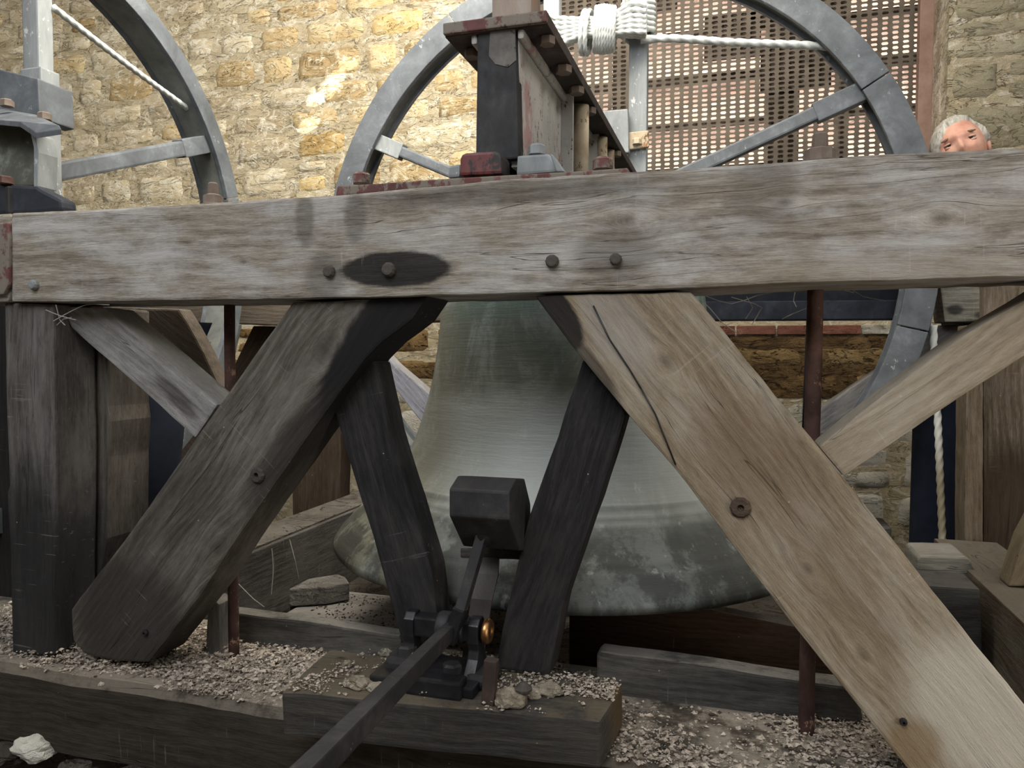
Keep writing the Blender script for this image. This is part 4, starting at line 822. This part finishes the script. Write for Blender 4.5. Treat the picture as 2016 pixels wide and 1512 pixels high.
def head(root, c, fwd, roll, hairmat):
    """c: centre (survey), fwd: direction of the face"""
    f = Vector(fwd).normalized(); r = f.cross(Vector((0, 0, 1))).normalized()*-1   # picture right when facing the viewer
    u = r.cross(f)*-1 if r.cross(f).z < 0 else r.cross(f)
    q = Matrix.Rotation(roll, 3, f); r = q@r; u = q@u
    U = .82/S
    a, b, h = .073*U, .094*U, .104*U
    def P(x, y, z): return Vector(c)+r*x+f*y+u*z
    def g(x, z, cx, cz, sx, sz): return math.exp(-((x-cx)/sx)**2-((z-cz)/sz)**2)
    V, Fc = [], []; nu, nv = 56, 44
    def surf(th, ph, off=0):
        dx, dy, dz = math.sin(ph)*math.sin(th), math.sin(ph)*math.cos(th), math.cos(ph)
        x, y, z = a*dx, b*dy, h*dz
        if z < 0: k = 1-.28*(z/h)**2; x *= k; 
        fx = x/a; fz = z/h; yy = 0
        if dy > 0:
            yy += .010*U*g(fx, fz, 0, .16, .8, .12)                        # brow
            yy -= .011*U*(g(fx, fz, -.44, .0, .24, .13)+g(fx, fz, .44, .0, .24, .13))  # sockets
            yy += .026*U*g(fx, fz, 0, -.22, .16, .26)+.006*U*g(fx, fz, 0, -.34, .26, .09)
            yy += .009*U*(g(fx, fz, -.5, -.30, .26, .18)+g(fx, fz, .5, -.30, .26, .18))  # smiling cheeks
            yy += .006*U*(g(fx, fz, -.46, -.10, .22, .04)+g(fx, fz, .46, -.10, .22, .04))  # under-eye fold
            yy += .006*U*g(fx, fz, 0, -.60, .4, .05)-.006*U*g(fx, fz, 0, -.53, .42, .03)+.006*U*g(fx, fz, 0, -.47, .4, .05)+.010*U*g(fx, fz, 0, -.9, .35, .15)
        if dy < 0: y *= 1.12
        s_ = 1+off
        return P(x*s_, (y+yy)*s_, z*s_), (fx, dy, fz)
    for j in range(nv+1):
        for i in range(nu):
            V.append(surf(2*math.pi*i/nu, .02+(math.pi-.04)*j/nv)[0])
    for j in range(nv):
        for i in range(nu): Fc.append((j*nu+i, j*nu+(i+1) % nu, (j+1)*nu+(i+1) % nu, (j+1)*nu+i))
    Fc += [tuple(range(nu-1, -1, -1)), tuple(nv*nu+i for i in range(nu))]
    hd = mk('head', V, Fc, m_skin, parent=root, smooth=True, origin=c)
    # hair
    V, Fc = [], []; nu2, nv2 = 90, 40; keep = {}
    def hl(fx, dy, fz):
        line = .50+.14*math.sin((fx+.2)*2.2)-.0 if dy > 0 else -.35
        if dy > 0: line = .70+.12*fx-.42*max(0, -fx-.30)*2.2 - max(0, abs(fx)-.80)*4.5
        if -.45 < dy <= 0: line = .0
        return fz > line
    for lay, off in ((0, .035), (1, .085)):
        for j in range(nv2+1):
            for i in range(nu2):
                th, ph = 2*math.pi*i/nu2, .02+(math.pi*.72)*j/nv2
                p, (fx, dy, fz) = surf(th, ph, 0)
                n0 = (p-Vector(c)).normalized(); thick = (.004 if lay == 0 else .013)*U
                if not hl(fx, dy, fz): thick = -.004*U
                elif lay: thick += (.005*noise.noise(Vector((fx*9, dy*9, fz*3)))+.003*noise.noise(Vector((fx*30, dy*30, fz*4)))+.006*max(0, -fx))*U
                V.append(p+n0*thick)
    for j in range(nv2):
        for i in range(nu2):
            k = nu2*(nv2+1); Fc.append((k+j*nu2+i, k+j*nu2+(i+1) % nu2, k+(j+1)*nu2+(i+1) % nu2, k+(j+1)*nu2+i))
    V = V[nu2*(nv2+1):]; Fc = [tuple(i-nu2*(nv2+1) for i in q_) for q_ in Fc]; Fc.append(tuple(range(nu2-1, -1, -1)))
    mk('hair', V, Fc, hairmat, parent=root, smooth=True, origin=c)
    def blob(name, x, y, z, sx, sy, sz, mat, rollz=0, par=None, sub=2):
        bm = bmesh.new(); bmesh.ops.create_icosphere(bm, subdivisions=sub, radius=1); vs_ = []
        for v in bm.verts:
            X, Z = v.co.x*sx, v.co.z*sz; X, Z = X*math.cos(rollz)-Z*math.sin(rollz), X*math.sin(rollz)+Z*math.cos(rollz)
            vs_.append(P(x+X*U, y+v.co.y*sy*U, z+Z*U))
        fc = [tuple(v.index for v in q_.verts) for q_ in bm.faces]; bm.free(); return mk(name, vs_, fc, mat, parent=par or hd, smooth=True)
    for s_ in (-1, 1):
        ex = s_*.032*U; ez = .0*h; ey = math.sqrt(max(0, 1-(ex/a)**2))*b-.011*U
        blob('eye', ex, ey-.004*U, ez, .0125, .011, .008, m_eyewhite)
        blob('iris', ex, ey+.004*U, ez-.001*U, .0055, .004, .0042, m_eye)
        blob('upper_lid', ex, ey+.000*U, ez+.0062*U, .017, .0115, .0050, m_skin, -s_*.10)
        blob('lower_lid', ex, ey+.000*U, ez-.0068*U, .016, .0115, .0046, m_skin, s_*.10)
        blob('lash_line', ex, ey+.0075*U, ez+.0022*U, .0125, .0035, .0012, m_eye, -s_*.16)
        blob('eyebrow', ex*1.06, ey+.013*U, ez+.0205*U, .019, .004, .0042, m_brow, -s_*.16)
        # ear
        ear = blob('ear', s_*(a+.004*U), -.008*U, -.10*h, .008, .017, .030, m_skin, s_*-.12)
        blob('ear_hollow', s_*(a+.009*U), .000*U, -.07*h, .004, .009, .017, m_lipdark, 0, ear) if False else None
    return hd, u
m_eyewhite = plain('eye_white', (.5, .46, .42), .3, 30, .05); m_lipdark = plain('ear_hollow', (.35, .14, .10), .7)
def person(name, label, hc, fwd, roll, hip, kneeL, footL, kneeR, footR, chest, handL=None, handR=None):
    root = empty(name, (footL[0]*.5+footR[0]*.5, footL[1]*.5+footR[1]*.5, FL)); tag(root, label, 'person')
    hc, hip, chest = Vector(hc), Vector(hip), Vector(chest)
    hd, u = head(root, hc, fwd, roll, m_hair)
    neck = hc-u*.115*U
    side = Vector(fwd).normalized().cross(Vector((0, 0, 1))).normalized()*-1
    shL, shR = chest+side*-.17*U+Vector((0, 0, .04*U)), chest+side*.17*U+Vector((0, 0, .04*U))
    eL = shL+Vector((0, -.03, -.27*U)); eR = shR+Vector((0, -.03, -.27*U)); hL_ = Vector(handL) if handL else eL+Vector((0, -.08, -.22*U)); hR_ = Vector(handR) if handR else eR+Vector((0, -.08, -.22*U))
    if handL: eL = (shL+hL_)/2+Vector((0, 0, -.10*U))
    if handR: eR = (shR+hR_)/2+Vector((0, 0, -.10*U))
    J = {'pel': (hip, .10*U, None), 'belly': ((hip+chest)/2, .10*U, 'pel'), 'chest': (chest, .12*U, 'belly'), 'neck': (chest.lerp(neck, .6), .06*U, 'chest'), 'skull': (hc-u*.06*U, .055*U, 'neck'),
         'sl': (shL, .05*U, 'chest'), 'el': (eL, .038*U, 'sl'), 'wl': (hL_, .026*U, 'el'), 'sr': (shR, .05*U, 'chest'), 'er': (eR, .038*U, 'sr'), 'wr': (hR_, .026*U, 'er')}
    for s_, k, f_ in (('l', kneeL, footL), ('r', kneeR, footR)):
        sg = -1 if s_ == 'l' else 1; hp_ = hip+side*sg*.09*U+Vector((0, 0, -.06*U))
        J['h'+s_] = (hp_, .078*U, 'pel'); J['k'+s_] = (Vector(k), .050*U, 'h'+s_); J['a'+s_] = (Vector(f_)+Vector((0, 0, .07*U)), .035*U, 'k'+s_)
    skin_body('body', J, m_skin, root)
    top = {k: J[k] for k in ('pel', 'belly', 'chest')}; top['pel'] = (hip, .115*U, None); top['belly'] = (J['belly'][0], .115*U, 'pel'); top['chest'] = (chest, .135*U, 'belly')
    top['nk'] = (chest.lerp(neck, .35), .075*U, 'chest')
    for s_ in 'lr': top['s'+s_] = (J['s'+s_][0], .062*U, 'chest'); top['e'+s_] = (J['e'+s_][0], .05*U, 's'+s_); top['w'+s_] = (J['w'+s_][0].lerp(J['e'+s_][0], .12), .036*U, 'e'+s_)
    skin_body('jumper', top, m_dark, root)
    tr = {'pel': (hip, .118*U, None)}
    for s_ in 'lr': tr['h'+s_] = (J['h'+s_][0], .100*U, 'pel'); tr['k'+s_] = (J['k'+s_][0], .086*U, 'h'+s_); tr['a'+s_] = (J['a'+s_][0]+Vector((0, 0, -.02*U)), .076*U, 'k'+s_)
    skin_body('trousers', tr, m_navy, root)
    for s_, f_ in (('l', footL), ('r', footR)):
        d = Vector((fwd[0], fwd[1], 0)).normalized(); f_ = Vector(f_)
        skin_body('shoe', {'a': (Vector((f_.x, f_.y, FL+.05*U)), .04*U, None), 'b': (Vector((f_.x, f_.y, FL+.040*U))+d*.09*U, .036*U, 'a'), 'c': (Vector((f_.x, f_.y, FL+.032*U))+d*.17*U, .026*U, 'b')}, m_shoe, root)
        # hand: palm and five fingers
    for s_ in 'lr':
        w = J['w'+s_][0]; e = J['e'+s_][0]; d = (w-e).normalized(); n1 = d.orthogonal().normalized(); n2 = d.cross(n1)
        HJ = {'p0': (w, .022*U, None), 'p1': (w+d*.045*U, (.036*U, .015*U), 'p0'), 'p2': (w+d*.075*U, (.036*U, .014*U), 'p1')}
        for i in range(4):
            o_ = n1*((i-1.5)*.020*U); L_ = (.062, .074, .070, .054)[i]*U
            HJ['f%da' % i] = (w+d*.085*U+o_, .0095*U, 'p2'); HJ['f%db' % i] = (w+d*(.085*U+L_*.5)+o_*1.1+n2*.008*U, .0085*U, 'f%da' % i); HJ['f%dc' % i] = (w+d*(.085*U+L_*.85)+o_*1.1+n2*.026*U, .0075*U, 'f%db' % i)
        HJ['ta'] = (w+d*.03*U-n1*.035*U, .011*U, 'p1'); HJ['tb'] = (w+d*.06*U-n1*.055*U+n2*.012*U, .009*U, 'ta')
        skin_body('hand', HJ, m_skin, root, 1)
    return root
hc = PY(1893, 295, 3.06)
fr_ = Vector((-hc.x-.2, -hc.y, .35))
man = person('person', 'smiling grey haired man in dark clothes peering over the far right of the beam', hc, fr_, R_(17), PY(1925, 700, 3.52), PY(1850, 870, 3.42), (*PY(1836, 1100, 3.42).xy, FL), PY(1884, 880, 3.62), (*PY(1862, 1100, 3.66).xy, FL), PY(1925, 440, 3.40))
h2 = PY(120, 520, 1.76)
man2 = person('person', 'bending figure in dark navy trousers half hidden behind the corner posts', h2, Vector((-.2, -.8, -.5)), 0, PY(258, 660, 2.02), PY(250, 870, 2.00), (*PY(243, 1080, 2.0).xy, FL), PY(285, 920, 1.96), (*PY(262, 1080, 2.08).xy, FL), PY(172, 660, 1.93), PY(150, 930, 1.86), PY(170, 860, 1.84))

# ------------------------------------------------------------------ crumbs, lumps, cobwebs
m_crumb = N('mortar_crumb'); _n = m_crumb.noise((60, 60, 60), det=4); m_crumb = m_crumb.done(m_crumb.ramp(_n, [(.3, (.13, .11, .09)), (.45, (.30, .255, .21)), (.6, (.46, .40, .34))]), .95, spec=.1)
m_crumbdk = N('dark_crumb'); m_crumbdk = m_crumbdk.done((.05, .042, .035), .95, spec=.1)
def crumbs(name, label, n, place, size, mat, seed=1):
    r = random.Random(seed); V, Fc = [], []
    for i in range(n):
        p = place(r)
        if p is None: continue
        s_ = size(r); b = len(V); R = Matrix.Rotation(r.uniform(0, 6.28), 3, 'Z')@Matrix.Rotation(r.uniform(-.6, .6), 3, 'X')
        sx, sy, sz = s_*r.uniform(.6, 1.5), s_*r.uniform(.5, 1.1), s_*r.uniform(.3, .8)
        for d in ((1, 0, 0), (0, 1, 0), (-1, 0, 0), (0, -1, 0), (.2, .1, 1), (-.1, 0, -1)):
            q = R@Vector((d[0]*sx*r.uniform(.7, 1.2), d[1]*sy*r.uniform(.7, 1.2), d[2]*sz)); V.append(Vector(p)+q)
        for q in ((0, 1, 4), (1, 2, 4), (2, 3, 4), (3, 0, 4), (1, 0, 5), (2, 1, 5), (3, 2, 5), (0, 3, 5)): Fc.append(tuple(b+k for k in q))
    me_o = mk(name, V, Fc, mat); tag(me_o, label, 'debris', kind='stuff'); return me_o
def on_sill(r):
    x = r.uniform(-2.0, 1.0); y = r.uniform(1.325, 1.69)
    d = noise.noise(Vector((x*3, y*3, 0)))+.25*noise.noise(Vector((x*11, y*11, 3)))
    dens = .55+1.5*d
    if x > -.3 and y < 1.57: dens += .35
    if -1.15 < x < -.78: dens += .3
    if x < -1.2 and y < 1.36: dens -= .4
    if y < 1.36: dens -= .35
    if r.random() > dens: return None
    return (x, y, ST+r.random()**2*.014*max(.2, dens))
crumbs('mortar_crumbs', 'pale mortar crumbs and dust strewn along the top of the dark sill', 48000, on_sill, lambda r: r.choice((.0014, .0014, .002, .002, .003, .003, .0045, .007)), m_crumb)
crumbs('dark_crumbs', 'dark grit mixed into the pale crumbs on the sill', 2600, on_sill, lambda r: r.choice((.003, .004, .006)), m_crumbdk, 2)
e0, e1 = cr[1], cr[2]
def on_block(r):
    u, v_ = r.random(), r.random(); p = cr[1].lerp(cr[2], u).lerp(cr[0].lerp(cr[3], u), v_)
    d = noise.noise(Vector((p.x*9, p.y*9, 7)))+.5*noise.noise(Vector((p.x*25, p.y*25, 9)))
    dens = .02+d*1.1+(.6 if u > .68 and v_ > .5 else 0)+(.12 if u < .35 else 0)
    if r.random() > dens: return None
    return (p.x, p.y, -.638+r.random()**2*.008)
crumbs('block_crumbs', 'cream crumbs scattered over the hammer block', 7500, on_block, lambda r: r.choice((.0016, .0022, .003, .0045)), m_crumb, 3)
def in_pit(r): x = r.uniform(-1.35, -.66); y = r.uniform(1.76, 2.4); return (x, y, -.863)
crumbs('pit_crumbs', 'grey dust and grit over the pit board under the bell', 1500, in_pit, lambda r: r.choice((.002, .003, .005)), m_crumbdk, 4)
def under(r): return (r.uniform(-1.9, 0), r.uniform(1.0, 1.36), -.955+.03*noise.noise(Vector((r.uniform(0, 9), 0, 0))))
m_lump = stone_mat('cream_mortar_lump', [(.30, .25, .18), (.46, .40, .31), (.55, .49, .39), (.6, .55, .46)], (.6, .55, .47), sc=5)
def lump(label, x, y, z, r, sq=.6, mat=None, seed=0, name='mortar_lump', grp='mortar lumps on the hammer block'):
    c = PZ(x, y, z); bm = bmesh.new(); bmesh.ops.create_icosphere(bm, subdivisions=3, radius=1)
    V = []
    for v in bm.verts:
        d = 1+.35*noise.noise(v.co*1.6+Vector((seed, 0, 0)))+.16*noise.noise(v.co*4+Vector((seed, 5, 0)))
        q = v.co*d*r; V.append((c.x+q.x, c.y+q.y*.8, c.z+r*sq*.6+max(q.z*sq, -r*sq*.55)))
    Fc = [tuple(v.index for v in f.verts) for f in bm.faces]; bm.free()
    o = mk(name, V, Fc, mat or m_lump, smooth=False); tag(o, label, 'lump', grp); return o
lump('large cream mortar lump touching the right foot of the hammer bracket', 1002, 1388, -.64, .030, seed=1)
lump('broad cream mortar lump beyond the loose bolt', 1078, 1366, -.64, .026, .55, seed=2)
lump('small knobbly mortar lump between two larger ones near the loose bolt', 1050, 1372, -.64, .016, seed=3)
lump('pale pink mortar lump at the foot of the black strut beside the hammer pivot', 758, 1290, -.64, .014, seed=4)
lump('flat cream mortar lump in front of the hammer bracket foot', 705, 1350, -.64, .028, .35, seed=5)
lump('tan crumb lump near the rear corner of the hammer block', 682, 1312, -.64, .013, seed=6)
lump('second flat cream mortar lump touching the lever', 742, 1358, -.64, .020, .4, seed=8)
lump('grey pebble at the foot of the right inner strut', 1028, 1320, -.64, .014, .8, m_pale_low, seed=7, name='pebble')
for i, (x, y, r_, lb) in enumerate(((335, 1290, .009, 'upright white plaster chip at the foot of the dark diagonal brace'), (352, 1284, .009, 'white plaster chip nearest the slim rod at the foot of the dark brace'), (318, 1300, .008, 'small white plaster chip between two larger ones at the dark brace foot'), (300, 1306, .010, 'largest white plaster chip touching the foot of the dark diagonal brace'), (200, 1350, .007, 'lone white plaster chip on the sill edge below the corner post'))):
    lump(lb, x, y, ST, r_, .7, m_pale_low, seed=20+i, name='plaster_chip', grp='plaster chips on the sill')
# rubble below the sill
rk = lump('pale stone lying below the sill in the bottom corner', 74, 1488, -.93, .05, .6, m_pale_low, seed=31, name='rubble_stone', grp=None)
for i, (x, y, r_, lb) in enumerate(((10, 1500, .05, 'dark rubble stone left of the pale stone below the sill'), (150, 1530, .045, 'dark rubble stone right of the pale stone below the sill'), (260, 1545, .05, 'dark rubble stone farthest right of the pale stone below the sill'))):
    lump(lb, x, y, -.95, r_, .5, m_earth, seed=40+i, name='rubble_stone', grp='dark rubble below the sill')
box('ledge', -2.2, 1.2, .55, 1.30, -1.12, -.955, m_earth, bevel=.0)['kind'] = 'structure'
bpy.data.objects['ledge'].name = 'trim_1'
# cobwebs
m_web2 = N('cobweb'); m_web2 = m_web2.done((.30, .29, .27), 1, spec=.1)
def web(label, segs, Y):
    parts = []
    for s_ in segs:
        pts = catmull([PY(x, y, Y+rnd.uniform(-.02, .02)) for x, y in s_], .02); parts.append(tube_geo(pts, .0011, 4))
    V, Fc = merge(parts); o = mk('cobweb', V, Fc, m_web2); tag(o, label, 'cobweb', kind='stuff')
web('dusty cobweb strands hanging under the grey beam before the steel joist', [[(1388, 582), (1440, 598), (1490, 582), (1560, 570)], [(1380, 590), (1400, 610), (1420, 634), (1450, 655)], [(1470, 584), (1482, 606), (1468, 628)], [(1560, 572), (1600, 564), (1650, 568), (1680, 576)], [(1565, 576), (1562, 592), (1568, 604)], [(1680, 572), (1700, 584), (1745, 592)], [(1440, 585), (1500, 606), (1480, 640)], [(1600, 602), (1560, 618), (1540, 628)]], 1.6)
web('cobweb clump on the corner post under the beam', [[(90, 610), (120, 622), (150, 630)], [(110, 600), (118, 630), (128, 640)], [(105, 632), (130, 618), (170, 600), (215, 600)], [(112, 640), (125, 628), (140, 625)]], 1.375)
web('fine cobweb strands hanging before the black pit side sill', [[(535, 1080), (538, 1120), (534, 1170)], [(570, 1062), (580, 1100), (588, 1140)], [(470, 1150), (500, 1180), (520, 1195)]], 1.75)
web('dusty cobweb under the flange of the headstock girder', [[(1028, 78), (1045, 70), (1060, 60), (1070, 58)], [(1030, 80), (1048, 76), (1066, 66)], [(1026, 74), (1044, 66), (1058, 60)]], 1.5)
